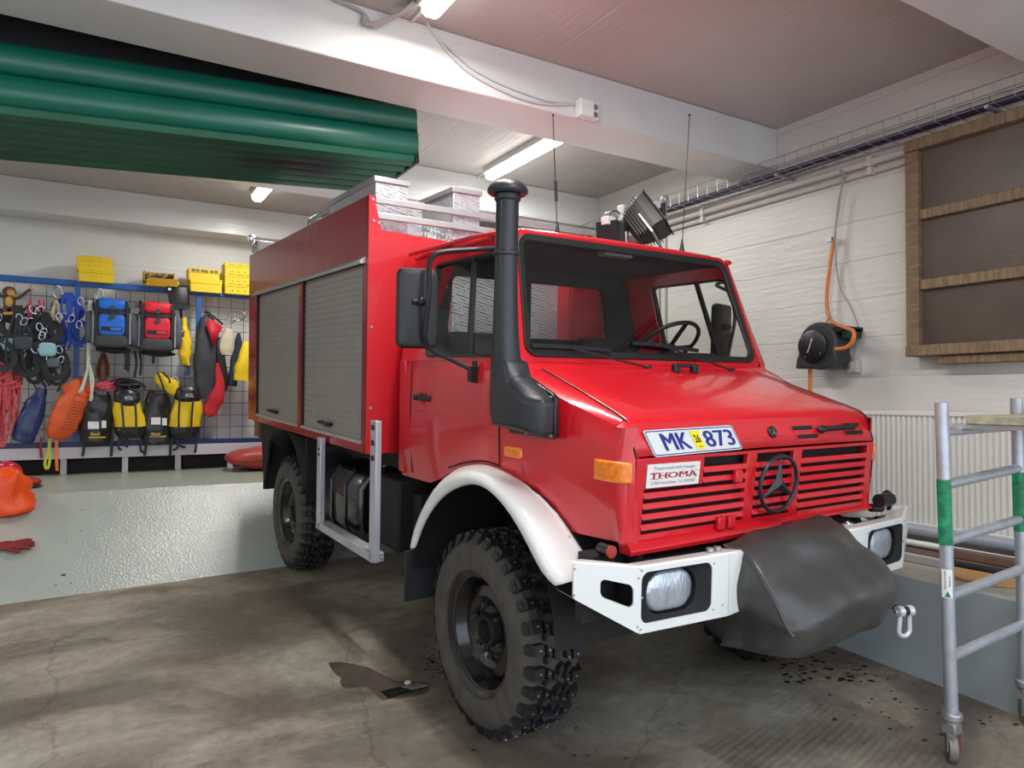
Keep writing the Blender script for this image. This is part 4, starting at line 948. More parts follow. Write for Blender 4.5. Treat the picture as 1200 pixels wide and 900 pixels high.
hc = Vector((.105, -.20, 1.752)); m = MB(); m.box(hc+Vector((-.09, -.015, .0)), hc+Vector((-.05, .02, .05))).box(hc+Vector((.05, -.015, 0)), hc+Vector((.09, .02, .05))).box(hc+Vector((-.09, -.012, .032)), hc+Vector((.09, .017, .052))); m.build('grab_handle', BLACKP, bon, bevel=.006)
# ---------------- snorkel
sx = -1.075
def rc(cx, cy, z, hx_, hy_, r=.5, n=16, tilt=(0, 0)):
    return [Vector((cx+hx_*math.copysign(abs(math.cos(a))**r, math.cos(a)), cy+hy_*math.copysign(abs(math.sin(a))**r, math.sin(a)), z+tilt[0]*math.cos(a)+tilt[1]*math.sin(a))) for a in [2*PI*i/n for i in range(n)]]
m = MB()
m.loft([rc(-1.058, -.215, 1.66, .054, .082, .5), rc(-1.058, -.212, 1.74, .055, .076, .55), rc(-1.06, -.208, 1.82, .055, .068, .62), rc(-1.06, -.204, 1.92, .054, .060, .75), rc(-1.06, -.20, 2.1, .053, .055, .9), rc(-1.06, -.20, 2.27, .052, .052, 1)])
sn = m.build('snorkel', SNORK, TK, smooth=45)
so = [(-.150, 1.80), (-.148, 1.60), (-.165, 1.512), (-.420, 1.500), (-.432, 1.63), (-.395, 1.652), (-.300, 1.700), (-.275, 1.80)]
si = [(-.130, 1.80), (-.130, 1.58), (-.150, 1.492), (-.492, 1.478), (-.500, 1.625), (-.455, 1.655), (-.318, 1.728), (-.285, 1.80)]
m = MB(); m.loft([[Vector((x, y, z)) for y, z in q] for x, q in ((-.985, si), (-1.055, si), (-1.112, so))]); m.build('snorkel_duct', SNORK, sn, bevel=.018, seg=3, smooth=50)
MB().lathe([(.052, 0), (.052, .33)], (-1.06, -.20, 2.25), (0, 0, 1), 28).build('snorkel_pipe', SNORK, sn)
MB().lathe([(.054, 0), (.059, .005), (.059, .018), (.054, .024)], (-1.06, -.20, 2.27), (0, 0, 1), 28).build('pipe_clamp', SNORK, sn)
MB().lathe([(.054, 0), (.060, .008), (.060, .03), (.056, .035)], (-1.06, -.20, 2.515), (0, 0, 1), 28).build('pipe_collar', SNORK, sn)
MB().lathe([(.05, -.004), (.082, -.010), (.093, .0), (.0925, .012), (.084, .030), (.064, .046), (.035, .055), (.0, .058)], (-1.06, -.20, 2.555), (0, 0, 1), 32, capa=False).build('rain_cap', SNORK, sn, smooth=50)
Q = Quad((-.992, -.10, 1.462), (-.955, -.478, 1.462), (-.955, -.478, 1.648), (-.992, -.10, 1.74))
m = MB(); fpoly = [(.16, .0), (.94, -.02), (1, .06), (1, .93), (.93, 1.02), (.78, 1.06), (.5, 1.14), (.3, 1.3), (.14, 1.42)]
Q.plate(m, fpoly, -.005, .022); m.build('mounting_flange', BLACKG, sn, bevel=.006)
m = MB()
for a, b in ((.48, 1.04), (.93, .93), (.95, .07), (.52, .06)): m.cyl(Q(a, b, .02), Q(a, b, .032), .007, 8)
m.each('flange_screw', STEEL, sn)
# ---------------- mirrors
for s in (-1, 1):
    def mp_(x, y, z): return Vector((s*-x, y, z)) if s > 0 else Vector((x, y, z))
    def xm(v): return Vector((-v.x+(.04 if v.x < -.95 else 0), v.y+(.25 if v.x < -.95 else .2), v.z)) if s > 0 else v
    pts = [TP(588, 291, 0, -.92), TP(560, 292, 0, -1.00), TP(520, 295, 0, -1.17), TP(508, 300, 0, -1.22), TP(503, 312, 0, -1.24), TP(503, 340, 0, -1.245), TP(499, 380, 0, -1.245), TP(498, 398, 0, -1.24), TP(505, 409, 0, -1.2), TP(530, 422, 0, -1.09), TP(552, 433, 0, -1.0)]
    arm = MB().tube([xm(p) for p in smoothpath(pts, 6)], .0125, 8).build('mirror_arm', BLACKP, TK)
    c_ = xm(TP(556, 437, 0, -1.0)); m = MB().box(c_+Vector((-.03, -.02, -.045)), c_+Vector((.02, .02, .03))); m.tube([c_+Vector((0, 0, -.05)), c_+Vector((0, 0, .06))], .014, 8); m.build('arm_bracket', BLACKP, arm)
    mc = TP(493, 361, 0, -1.29); a_ = .12
    yv = TP(512, 361, 0, -1.30)
    # mirror head faces rearwards: plane roughly across the truck, slightly turned
    n_ = Vector((-.28, -1, 0)).normalized(); h_ = Vector((1, -.28, 0)).normalized()
    k_ = .093; zc_ = mc.z
    ctr_ = TP(493, 361, 0, -1.245)+Vector((-.005, .03, 0))
    pm = lambda u, w_, d: xm(ctr_+h_*u+Vector((0, 0, w_))+n_*d)
    m = MB(); N_ = 24
    def rrl(hw, hh, r_, d): 
        out = []
        for (cx, cy, a0) in ((hw-r_, -hh+r_, -PI/2), (hw-r_, hh-r_, 0), (-hw+r_, hh-r_, PI/2), (-hw+r_, -hh+r_, PI)):
            for i in range(6):
                a = a0+PI/2*i/5; out.append(pm(cx+r_*math.cos(a), cy+r_*math.sin(a), d))
        return out
    m.loft([rrl(.098, .195, .03, -.035), rrl(.104, .20, .035, -.02), rrl(.104, .20, .035, .0), rrl(.094, .19, .03, .03), rrl(.075, .17, .025, .036)])
    mh = m.build('mirror_head', BLACKP, TK, smooth=45)
    m = MB(); lq = rrl(.088, .185, .025, -.037); m.add(lq, [tuple(range(len(lq)))]); m.build('mirror_glass', CHROME, mh)
    m = MB().ball(pm(.01, .03, .055), (.022, .022, .022), 10, 8); m.tube([pm(-.03, .03, .05), pm(.05, .03, .05)], .015, 8); m.build('mirror_clamp', BLACKP, mh)
# ---------------- front bumper
for s in (-1, 1):
    X = lambda x: s*x
    cA0, cA1 = Vector((X(1.162), -.863, .912)), Vector((X(1.162), -.863, 1.045))
    cB0, cB1 = Vector((X(.924), -.969, .768)), Vector((X(.924), -.969, 1.018))
    cC0, cC1 = Vector((X(.462), -.998, .765)), Vector((X(.462), -.998, 1.018))
    cD0, cD1 = Vector((X(.378), -1.0, .775)), Vector((X(.378), -1.0, 1.018))
    cE0, cE1 = Vector((X(.345), -.975, .785)), Vector((X(.345), -.975, 1.012))
    def mkq(a0, b0, b1, a1): return Quad(a0, b0, b1, a1) if s < 0 else Quad(b0, a0, a1, b1)
    qo = mkq(cA0, cB0, cB1, cA1); ql = mkq(cB0, cC0, cC1, cB1)
    fs = (lambda a0, b0, a1, b1: (a0, b0, a1, b1)) if s < 0 else (lambda a0, b0, a1, b1: (1-a1, b0, 1-a0, b1))
    sl = fs(.40, .34, .90, .72)
    m = MB(); qo.ring(m, qo.loop(0, 0, 1, 1, .012, 5), qo.loop(*sl, .022, 5), -.012, 0)
    hl = fs(.012, .14, .80, .93); ql.ring(m, ql.loop(0, 0, 1, 1, .004, 5), ql.loop(*hl, .035, 5), -.012, 0)
    qi = mkq(cC0, cD0, cD1, cC1); qi.plate(m, qi.loop(.03, 0, 1, 1, .004, 5), -.012, 0)
    qe = mkq(cD0, cE0, cE1, cD1); qe.plate(m, qe.loop(0, 0, 1, 1, .004, 2), -.012, 0)
    bk = Vector((0, .16, 0))
    top = [cA1, cB1, cC1, cD1, cE1]; rear = [Vector((X(1.08), -.80, 1.035)), Vector((X(.91), -.875, 1.012)), Vector((X(.46), -.90, 1.012)), Vector((X(.378), -.90, 1.012)), Vector((X(.345), -.90, 1.008))]
    m.grid([[p+Vector((0, .004, .0)) for p in top], [p+Vector((0, .014, .006)) for p in top], rear]); m.grid([[p-Vector((0, 0, .012)) for p in (top)], [p-Vector((0, 0, .012)) for p in rear]])
    bots = [cA0, cB0, cC0, cD0, cE0]; m.grid([bots, [p+Vector((0, .12, .01)) for p in bots]])
    m.grid([[cA0, cA1], [cA0+Vector((X(-.08), .06, .01)), rear[0]]]); m.grid([[cE0, cE1], [cE0+Vector((0, .12, 0)), rear[4]]])
    bmp = m.build('bumper', WHITEP, TK, smooth=30, recalc=True)
    m = MB(); m.box((min(X(1.10), X(.94)), -.84, .80), (max(X(1.10), X(.94)), -.80, 1.0)); m.build('slot_backing', BLACKP, bmp)
    lo = ql.loop(*hl, .035, 5); m = MB(); zl = fs(.05, .19, .70, .89)
    ql.ring(m, ql.loop(hl[0]-.004, hl[1]-.01, hl[2]+.004, hl[3]+.01, .035, 5), ql.loop(*fs(.10, .20, .655, .88), .075, 5), -.10, -.004, -.022); hb_ = m.build('headlight_housing', mat('housing_black', (10, 10, 11), .7) if s < 0 else bpy.data.materials['housing_black'], bmp, smooth=30)
    lz = fs(.115, .22, .64, .86)
    # lens: domed rounded rectangle
    m = MB(); rings = []
    for f, d in ((1.0, -.05), (.97, -.035), (.85, -.028), (.6, -.022), (.3, -.019), (.04, -.018)):
        L_ = ql.loop(*lz, .075, 6); cs_ = (lz[0]+lz[2])/2; ct_ = (lz[1]+lz[3])/2
        rings.append([ql(cs_+(a-cs_)*f, ct_+(b-ct_)*f, d) for a, b in L_])
    m.loft(rings); m.build('headlight_lens', REFL, bmp, smooth=60)
    m = MB(); ql.plate(m, ql.loop(*hl, .035, 5), -.13, -.10); m.build('headlight_bowl', DARK, bmp)
    m = MB()
    for q2, pts2 in ((qo, ((.02, .12), (.02, .85), (.97, .1), (.97, .85))), (ql, ((.01, .07), (.01, .97), (.82, .16), (.82, .9), (.93, .2), (.02, .55)))):
        for a, b in pts2:
            a = a if s < 0 else 1-a; m.ball(q2(a, b, .001), (.0045, .0045, .0045), 8, 6)
    m.each('bumper_fastener', STEEL, bmp)
    m = MB(); m.cyl((X(.50), -.93, 1.02), (X(.50), -.93, 1.036), .016, 10).cyl((X(.455), -.93, 1.02), (X(.455), -.93, 1.036), .016, 10); m.each('bumper_screw', STEEL, bmp)
MB().box((-.40, -.97, .82), (.40, -.86, 1.0)).build('winch_cradle', DARK, TK)
# ---------------- winch cover
def tx(px, py, x): return TP(px, py, 0, x)
rowsW = [
 [Vector((x, y, z)) for x, y, z in ((-.375, -.90, 1.03), (-.20, -.90, 1.065), (0, -.90, 1.06), (.20, -.90, 1.085), (.372, -.90, 1.07))],
 [tx(873, 648, -.375), tx(914, 627, -.21), tx(952, 626, -.02), tx(975, 618, .18), tx(993, 617, .365)],
 [tx(888, 672, -.385), tx(928, 668, -.21), tx(965, 652, -.01), tx(1002, 640, .20), tx(1024, 636, .39)],
 [tx(908, 706, -.385), tx(950, 702, -.21), tx(990, 684, .0), tx(1028, 672, .21), tx(1052, 657, .405)],
 [tx(922, 735, -.385), tx(962, 728, -.21), tx(1005, 704, .0), tx(1044, 696, .22), tx(1066, 684, .42)],
 [tx(930, 747, -.38), tx(963, 746, -.20), tx(1000, 722, .0), tx(1036, 712, .21), tx(1060, 703, .41)],
 [tx(930, 772, -.36), tx(957, 776, -.18), tx(992, 762, .0), tx(1022, 740, .2), tx(1050, 722, .41)],
 [Vector((-.37, -1.12, .60)), Vector((-.2, -1.15, .60)), Vector((0, -1.15, .60)), Vector((.2, -1.1, .62)), Vector((.40, -1.10, .64))],
 [Vector((-.37, -.88, .59)), Vector((-.2, -.88, .59)), Vector((0, -.88, .59)), Vector((.2, -.88, .60)), Vector((.40, -.88, .62))]]
m = MB(); m.grid(rowsW)
for j, sg in ((0, -1), (4, 1)):
    edge = [r_[j] for r_ in rowsW]
    inner = [Vector((e.x+(-.005 if j == 0 else .005), -.90, (1.03 if j == 0 else 1.06)*(1-i/8)+.60*i/8)) for i, e in enumerate(edge)]
    m.grid([edge, [a.lerp(b, .5)+Vector((sg*.012, 0, 0)) for a, b in zip(edge, inner)], inner])
wc = m.build('winch_cover', TARP, TK, sub=3, smooth=60)
ce = wc.data.attributes.new('crease_edge', 'FLOAT', 'EDGE')
ridge = [rowsW[4][c] for c in range(3)]
def near(v, L_): return any((v-p).length < 1e-3 for p in L_)
for e_ in wc.data.edges:
    a_, b_ = (wc.data.vertices[i].co for i in e_.vertices)
    if near(a_, ridge) and near(b_, ridge): ce.data[e_.index].value = .75
    if near(a_, [r_[2] for r_ in rowsW[1:5]]) and near(b_, [r_[2] for r_ in rowsW[1:5]]): ce.data[e_.index].value = .45
    if near(a_, [r_[0] for r_ in rowsW[0:6]]) and near(b_, [r_[0] for r_ in rowsW[0:6]]): ce.data[e_.index].value = .8
tx_ = bpy.data.textures.new('cloth_folds', 'CLOUDS'); tx_.noise_scale = .22; tx_.noise_depth = 1
dm = wc.modifiers.new('folds', 'DISPLACE'); dm.texture = tx_; dm.strength = .055; dm.mid_level = .5; dm.texture_coords = 'LOCAL'
cr_ = [r_[0] for r_ in rowsW[1:6]]
MB().tube([p+Vector((-.004, -.004, .004)) for p in smoothpath(cr_, 4)], .008, 6).build('cover_hem', TARP, wc)
MB().ball(TP(868, 643, 1, -.93), (.012, .012, .016), 8, 6).ball(TP(993, 614, 1, -.93), (.012, .012, .016), 8, 6).each('cover_stud', CHROME, wc)
# shackle
SH = mat('white_steel', (206, 206, 210), .3, metal=.3)
hc = TP(1060, 716, 1, -1.22)
m = MB(); u_ = Vector((.9, -.3, 0)).normalized(); 
arcp = [hc-u_*.024+Vector((0, 0, 0)), hc-u_*.028+Vector((0, 0, -.06))]+[hc+Vector((0, 0, -.085))+u_*-.03*math.cos(a)+Vector((0, 0, -.03*math.sin(a))) for a in [PI*i/8 for i in range(9)]]+[hc+u_*.028+Vector((0, 0, -.06)), hc+u_*.024]
m.tube(arcp, .0115, 10); shk = m.build('shackle', SH, TK, smooth=60)
w2 = u_.cross(Vector((0, 0, 1)))
MB().lathe([(.024, -.013), (.024, .013)], hc-u_*.026, u_, 14).lathe([(.024, -.013), (.024, .013)], hc+u_*.026, u_, 14).build('shackle_eye', SH, shk)
MB().cyl(hc-u_*.055, hc+u_*.045, .010, 10).build('shackle_pin', STEEL, shk); MB().lathe([(.02, -.014), (.02, .014)], hc, u_, 12).build('winch_hook', BLACKP, shk)
MB().cyl(hc, hc+Vector((0, .2, .02)), .014, 8).build('winch_strap', BLACKP, shk)
# pipes behind the bumper, lower nose
m = MB(); m.box((-.78, -.80, .93), (.78, -.60, .99)); m.box((-.98, -.76, .95), (-.70, -.66, 1.02)); m.build('front_crossmember', DARK, TK)
m = MB().cyl((-.93, -.80, 1.045), (-.93, -.74, 1.045), .024, 12).cyl((-.80, -.83, 1.0), (-.80, -.76, 1.0), .022, 10); m.each('air_coupling', BLACKP, TK)
MB().lathe([(.025, 0), (.025, .010)], (-.93, -.812, 1.045), (0, 1, 0), 14).build('coupling_ring', mat('coupling_red', (160, 50, 40), .5), TK)
m = MB().cyl((.87, -.86, 1.10), (.98, -.86, 1.10), .035, 12).cyl((.85, -.83, 1.06), (.95, -.83, 1.05), .022, 10); m.tube(smoothpath([(1.04, -.82, 1.03), (1.03, -.84, 1.10), (1.02, -.82, 1.13), (1.01, -.8, 1.1)], 3), .012, 6); m.each('air_coupling', BLACKP, TK)
# ---------------- wheel arches
lipW = [TP(x, y, 0, -1.15) for x, y in ((482, 645), (488, 622), (499, 600), (512, 583), (526, 573), (540, 567.5), (553, 566), (566, 571), (578, 581), (597, 604), (616, 640), (631, 672), (648, 688))]
topW = [TP(x, y, 0, -1.145) for x, y in ((478, 643), (483, 620), (492, 598), (504, 577), (519, 563), (532, 556.5), (545, 553), (562, 556), (580, 566), (604, 590), (626, 626), (642, 660), (654, 682))]
inW = [Vector((-xs(y)+.010, y, z)) for y, z in ((.66, .74), (.61, .90), (.555, 1.04), (.48, 1.175), (.36, 1.235), (.23, 1.265), (.109, 1.286), (-.02, 1.281), (-.18, 1.246), (-.33, 1.192), (-.44, 1.130), (-.53, 1.050), (-.62, .97))]
for s in (-1, 1):
    mir = lambda p: Vector((p.x*(-s), p.y, p.z)) if s > 0 else p
    mir = (lambda p: Vector((-p.x, p.y, p.z))) if s > 0 else (lambda p: p)
    g0 = [p+Vector((.03, 0, -.004)) for p in lipW]; g1 = lipW; g2 = topW
    g3 = [a.lerp(b, .35)+Vector((0, 0, .008)) for a, b in zip(topW, inW)]; g4 = [a.lerp(b, .7)+Vector((0, 0, .006)) for a, b in zip(topW, inW)]
    m = MB(); m.grid([[mir(p) for p in gg] for gg in (g0, g1, g2, g3, g4, inW)])
    # front end cap
    e = [gg[-1] for gg in (lipW, topW, g3, g4, inW)]; fend = [Vector((p.x, p.y-.01, p.z-.0)) for p in e]
    en_ = [Vector((-1.10, -.80, .955)), Vector((-1.08, -.815, .965)), Vector((-1.04, -.82, .99)), Vector((-.98, -.76, .985)), Vector((-.915, -.68, .975))]
    m.grid([[mir(p) for p in e], [mir(a.lerp(b, .6)) for a, b in zip(e, en_)], [mir(p) for p in en_]])
    fnd = m.build('front_wing', WHITEP, TK, smooth=60, solid=.006, sub=1)
    m = MB(); 
    for (y, z) in ((-.545, 1.045), (-.60, .985), (-.02, 1.290)): m.ball(mir(Vector((-.945, y, z))), (.012, .012, .012), 8, 6)
    m.each('wing_screw', STEEL, fnd)
    # inner liner
    m = MB(); n = 16; rl_ = .66
    row = [(-.05+rl_*math.cos(a), .60+rl_*math.sin(a)) for a in [R(4)+R(172)*i/n for i in range(n+1)]]
    m.grid([[mir(Vector((x, y, z))) for y, z in row] for x in (-1.12, -.95, -.55)])
    m.add([mir(Vector((-.55, y, z))) for y, z in row], [tuple(range(n+1))]); m.build('wheel_arch_liner', DARK, TK)
    MB().box((min(s*.80, s*1.14), .655, .46), (max(s*.80, s*1.14), .675, .74)).build('mud_flap', mat('mud_flap_rubber', (38, 38, 42), .6, bump=.2, var=.2), TK)
    # rear wheel mudguard
    m = MB(); n = 14; row = [(WB+.62*math.cos(a), .62+.60*math.sin(a)) for a in [R(-2)+R(170)*i/n for i in range(n+1)]]
    m.grid([[mir(Vector((x, y, z))) for y, z in row] for x in (-1.12, -.72)]); m.build('rear_mudguard', DARK, TK, solid=.012)
    m = MB(); m.box((min(s*.74, s*1.12), 3.80, .60), (max(s*.74, s*1.12), 3.82, 1.2)); m.prism([(3.80, .62), (3.82, .62), (3.95, 1.21), (3.40, 1.21), (3.62, 1.1)], 0, s*1.10, s*1.12); m.build('rear_mud_flap', DARK, TK)
    MB().box((min(s*.74, s*1.10), 2.60, .68), (max(s*.74, s*1.10), 2.62, 1.2)).build('mudguard_front_panel', DARK, TK)
# ---------------- wheels
def wheel(x, y, s, nm):
    c = (x, y, WR); ax = (s, 0, 0)     # s: outward direction; x = centre of the tyre
    hw = .145
    rim = MB().lathe([(.268, hw-.016), (.294, hw-.004), (.297, hw-.016), (.268, hw-.04), (.245, hw-.09), (.228, hw-.11), (.215, hw-.075), (.17, hw-.062), (.12, hw-.085), (.11, hw-.10), (.0, hw-.10)], c, ax, 48, capa=False, capb=False).build('wheel', BLACKG, TK, smooth=40)
    hub = MB().lathe([(.078, hw-.10), (.078, hw-.062), (.072, hw-.052), (.058, hw-.052), (.052, hw-.095), (.0, hw-.098)], c, ax, 24, capb=False).build('hub', DARK, rim)
    m = MB()
    for k in range(6):
        a = 2*PI*k/6+.3; p = Vector((x, y+.118*math.cos(a), WR+.118*math.sin(a)))+Vector((s*(hw-.075), 0, 0)); m.lathe([(.014, 0), (.014, .010), (.011, .022), (.0, .022)], p, ax, 6, capb=False)
    m.each('lug_bolt', mat('dark_bolt', (70, 70, 72), .4, metal=.5) if 'dark_bolt' not in bpy.data.materials else bpy.data.materials['dark_bolt'], rim)
    ty = MB().lathe([(.264, -hw+.0), (.28, -hw-.005), (.33, -hw-.018), (.39, -hw-.016), (.43, -hw), (.452, -hw+.03), (.457, 0), (.452, hw-.03), (.43, hw), (.39, hw+.016), (.33, hw+.018), (.300, hw+.008), (.290, hw-.02), (.264, hw-.03)], c, ax, 72, capa=False, capb=False)
    m = ty; m.cur = 1; N_ = 30
    rnd_ = random.Random(3)
    def lug(a0, a1, r0, r1, x0, x1, x0b=None, skew=0):
        x0b = x0 if x0b is None else x0b
        def pp(a, r, xx): return Vector((x+s*xx, y+r*math.cos(a), WR+r*math.sin(a)))
        tp = .10*(a1-a0)
        m.hexa([pp(a0, r0, x0b), pp(a0+skew, r0, x1), pp(a1+skew, r0, x1), pp(a1, r0, x0b)], [pp(a0+tp, r1, x0+.004*(1 if x1 > x0 else -1)), pp(a0+tp+skew, r1, x1-.004*(1 if x1 > x0 else -1)), pp(a1-tp+skew, r1, x1-.004*(1 if x1 > x0 else -1)), pp(a1-tp, r1, x0+.004*(1 if x1 > x0 else -1))])
    st = []
    for k in range(N_):
        a = 2*PI*k/N_; p = 2*PI/N_
        for sd in (1, -1):
            off = 0 if sd > 0 else p/2
            b0, b1 = a+off, a+off+p*(.66 if k % 2 else .56)
            lug(b0, b1, .432, WR-.001 if k % 2 else WR-.003, sd*(hw-.014), sd*.075, sd*(hw-.002))
            # side biter on the shoulder
            lug(b0+p*.08, b1-p*.08, .428, .460, sd*(hw-.002), sd*(hw-.04), sd*(hw+.006))
            lug(b0+p*.1, b0+p*.55, .45, WR, sd*.066, sd*.036, skew=.03*sd); lug(b0+p*.62, b0+p*.98, .45, WR-.001, sd*.070, sd*.040, skew=-.03*sd)
            if k % 1 == 0: st.append((b0+p*.3, sd*.10)); st.append((b0+p*.35, sd*.052))
        lug(a+p*.02, a+p*.46, .45, WR, -.028, .004, skew=.04); lug(a+p*.52, a+p*.96, .45, WR, -.004, .03, skew=-.04)
    m.cur = 2
    for a, xx in st:
        p0 = Vector((x+s*xx, y+(WR-.002)*math.cos(a), WR+(WR-.002)*math.sin(a))); m.bar(p0, p0+Vector((0, math.cos(a), math.sin(a)))*.004, .008, .008, (1, 0, 0))
    m.build('tyre', [RUBBER, LUG, STEEL], rim, smooth=32)
for sx_, s in ((-1.09+.163, -1), (1.09-.163, 1)):
    for y in (0, WB): wheel(sx_, y, s, 'wheel')
# ---------------- underbody
m = MB()
for s in (-1, 1): m.box((min(s*.36, s*.44), -.85, .78), (max(s*.36, s*.44), 4.25, .95))
for y in (.7, 1.2, 2.4, 4.1): m.box((-.44, y, .80), (.44, y+.08, .93))
m.build('chassis_frame', DARK, TK)
for y in (0, WB):
    m = MB().cyl((-.78, y, .50), (.78, y, .50), .055, 14).ball((.12, y, .48), (.17, .17, .17), 16, 10); 
    for s in (-1, 1): m.cyl((s*.75, y, .484), (s*.80, y, .484), .15, 20)
    ax_ = m.build('axle', DARK, TK, smooth=50)
    for s in (-1, 1):
        m = MB().tube([Vector((s*.56+.055*math.cos(t), y+.055*math.sin(t), .56+.36*i/60)) for i in range(61) for t in [i*2*PI/12]], .011, 6); m.build('coil_spring', DARK, ax_)
MB().box((-.33, -.55, .62), (.33, .75, 1.05)).build('engine_block', DARK, TK, bevel=.04)
MB().box((-.25, .75, .62), (.25, 1.7, .90)).build('gearbox', DARK, TK, bevel=.05)
MB().cyl((0, 1.7, .7), (.05, WB, .52), .04, 12).build('prop_shaft', DARK, TK)
m = MB().box((-.9, BY0+.05, 1.10), (.9, 4.2, 1.215)); m.build('subframe', DARK, TK)
# fuel tank
m = MB(); tp = [(-1.03, .60), (-1.06, .66), (-1.06, .93), (-.99, 1.03), (-.60, 1.05), (-.52, 1.0), (-.52, .60), (-.60, .55), (-.98, .555)]
m.loft([[Vector((x*(1-.02*f)-.0, y, z)) for x, z in tp] for y, f in ((1.60, 1), (1.63, 0), (2.30, 0), (2.33, 1))]); tk = m.build('fuel_tank', BLACKG, TK, bevel=.02, seg=3)
m = MB()
for y in (1.80, 2.08): m.loft([[Vector((x*1.008+(-.004 if x < -.7 else 0), yy, z+(.006 if z > .8 else -.006))) for x, z in tp] for yy in (y, y+.03)])
m.each('tank_strap', BLACKG, tk)
MB().lathe([(.06, 0), (.065, .02), (.06, .04), (.02, .045)], (-.80, 1.74, 1.04), (-.25, 0, 1), 20).build('filler_cap', BLACKG, tk)
m = MB().box((-.98, 1.12, .60), (-.55, 1.50, 1.05)).box((-.9, 1.0, .72), (-.6, 1.1, .98)); m.cyl((-.95, .98, .62), (-.5, .98, .62), .05, 12); m.build('battery_box', DARK, TK, bevel=.02)
MB().box((.55, 1.2, .60), (1.0, 2.3, 1.05)).build('left_tank', DARK, TK, bevel=.03)
MB().box((-1.02, .70, .50), (-.78, .98, .56)).build('cab_step', DARK, TK, bevel=.01)
MB().box((-.7, 4.2, 1.02), (.7, 4.32, 1.2)).build('rear_crossmember', DARK, TK)
MB().box((-1.1, 4.1, 1.05), (-.9, 4.28, 1.2)).build('tail_bracket', mat('tail_brown', (120, 80, 50), .6), TK)
# step frame under the body
SF = MB()
FRM = mat('step_frame_metal', (190, 194, 202), .36, metal=.5, bump=.05, bscale=40)
f0 = MB().box((-1.20, .955, .61), (-1.165, 1.045, 1.44)).build('step_frame', FRM, TK, bevel=.004)
MB().box((-1.20, 1.955, .60), (-1.165, 2.035, 1.25)).build('step_post', FRM, f0, bevel=.004)
MB().box((-1.20, 1.0, .60), (-1.12, 2.0, .655)).build('step_tread', CHECK, f0, bevel=.004)
for z in (1.40, 1.31, 1.22): MB().cyl((-1.2, 1.0, z), (-1.208, 1.0, z), .017, 12).build('step_bolt', BLACKP, f0)
for z in (1.17, 1.13): MB().cyl((-1.2, 1.985, z), (-1.206, 1.985, z), .010, 10).build('step_bolt', BLACKP, f0)
MB().box((-1.165, 1.97, 1.15), (-.95, 2.02, 1.19)).build('step_bracket', DARK, f0)
# ---------------- aerials and floodlights
for (b, t_, nm) in (((653, 272, .9), (648, 135), 'radio_aerial'), ((799, 293, .3), (808, 135), 'radio_aerial')):
    a = TP(b[0], b[1]+2, 1, b[2]); e = TP(t_[0], t_[1], 1, b[2])
    ar = MB().tube([a, e], .0035, 6).build(nm, BLACKP, TK); MB().lathe([(.02, -.02), (.016, .01), (.006, .07), (.004, .08)], a, (0, 0, 1), 12).build('aerial_base', BLACKP, ar)
    if b[2] > .5: f_ = TP(651, 212, 1, .9); g_ = TP(652, 236, 1, .9); MB().tube([f_, g_], .010, 8).build('aerial_coil', BLACKP, ar)
    MB().ball(e, .008, 8, 6).build('aerial_tip', BLACKP, ar)
# floodlight mast lying on the roof
yF = 1.0
fl = MB().box((.45, yF+.05, 2.60), (1.02, yF+.12, 2.66)).box((.70, 1.02, 2.46), (.78, 1.14, 2.86)).build('floodlight_mast', ALU, TK, bevel=.005)
def flood(c_, size, rot, mm, nm):
    wv_, hh_, dd_ = size
    rt = Matrix.Rotation(rot[2], 3, 'Z') @ Matrix.Rotation(rot[1], 3, 'Y') @ Matrix.Rotation(rot[0], 3, 'X')
    T_ = lambda x, y, z: Vector(c_)+rt @ Vector((x, y, z))
    m = MB(); m.loft([[T_(a*wv_*k, y, b*hh_*k) for a, b in ((-1, -1), (1, -1), (1, 1), (-1, 1))] for y, k in ((-dd_, 1), (-dd_*.4, .98), (dd_*.5, .78), (dd_, .6))]); o = m.build(nm, mm, TK, bevel=.01)
    m = MB()
    for i in range(7): 
        y = dd_*(-.30+.17*i); k = .98-.06*i/1.5
        m.loft([[T_(a*wv_*k*1.09, yy, b*hh_*k*1.09) for a, b in ((-1, -1), (1, -1), (1, 1), (-1, 1))] for yy in (y, y+dd_*.05)])
    m.build('cooling_fins', mm, o)
    m = MB(); m.loft([[T_(a*wv_*1.05, y, b*hh_*1.05) for a, b in ((-1, -1), (1, -1), (1, 1), (-1, 1))] for y in (-dd_*1.06, -dd_*.98)]); m.build('glass_frame', BLACKP, o)
    m = MB(); m.tube([T_(-wv_*1.12, 0, 0), T_(-wv_*1.15, 0, -hh_*1.2), T_(wv_*1.15, 0, -hh_*1.2), T_(wv_*1.12, 0, 0)], .01, 6); m.build('bracket', ALU, o); return o
flood(TP(755, 261, 1, .95), (.13, .145, .12), (-.65, .25, .55), mat('flood_black', (30, 27, 27), .35), 'floodlight')
flood(TP(720, 273, 1, 1.05), (.085, .075, .10), (.1, 0, -1.25), mat('flood_grey', (92, 92, 92), .35, metal=.4), 'floodlight')
def tb(px, py, y, hx_, hz_, mm, nm, hy=.035):
    c_ = TP(px, py, 1, y); return MB().box(c_-Vector((hx_, hy, hz_)), c_+Vector((hx_, hy, hz_))).build(nm, mm, fl, bevel=.006)
tb(732, 250, 1.08, .045, .055, STICK, 'ballast_box'); tb(713, 259, 1.02, .04, .03, STICK, 'junction_box'); tb(768, 241, 1.08, .05, .022, STICK, 'junction_box'); tb(724, 253, 1.12, .10, .018, ALU, 'cross_tube'); tb(775, 246, 1.05, .012, .05, BLACKP, 'end_bracket')
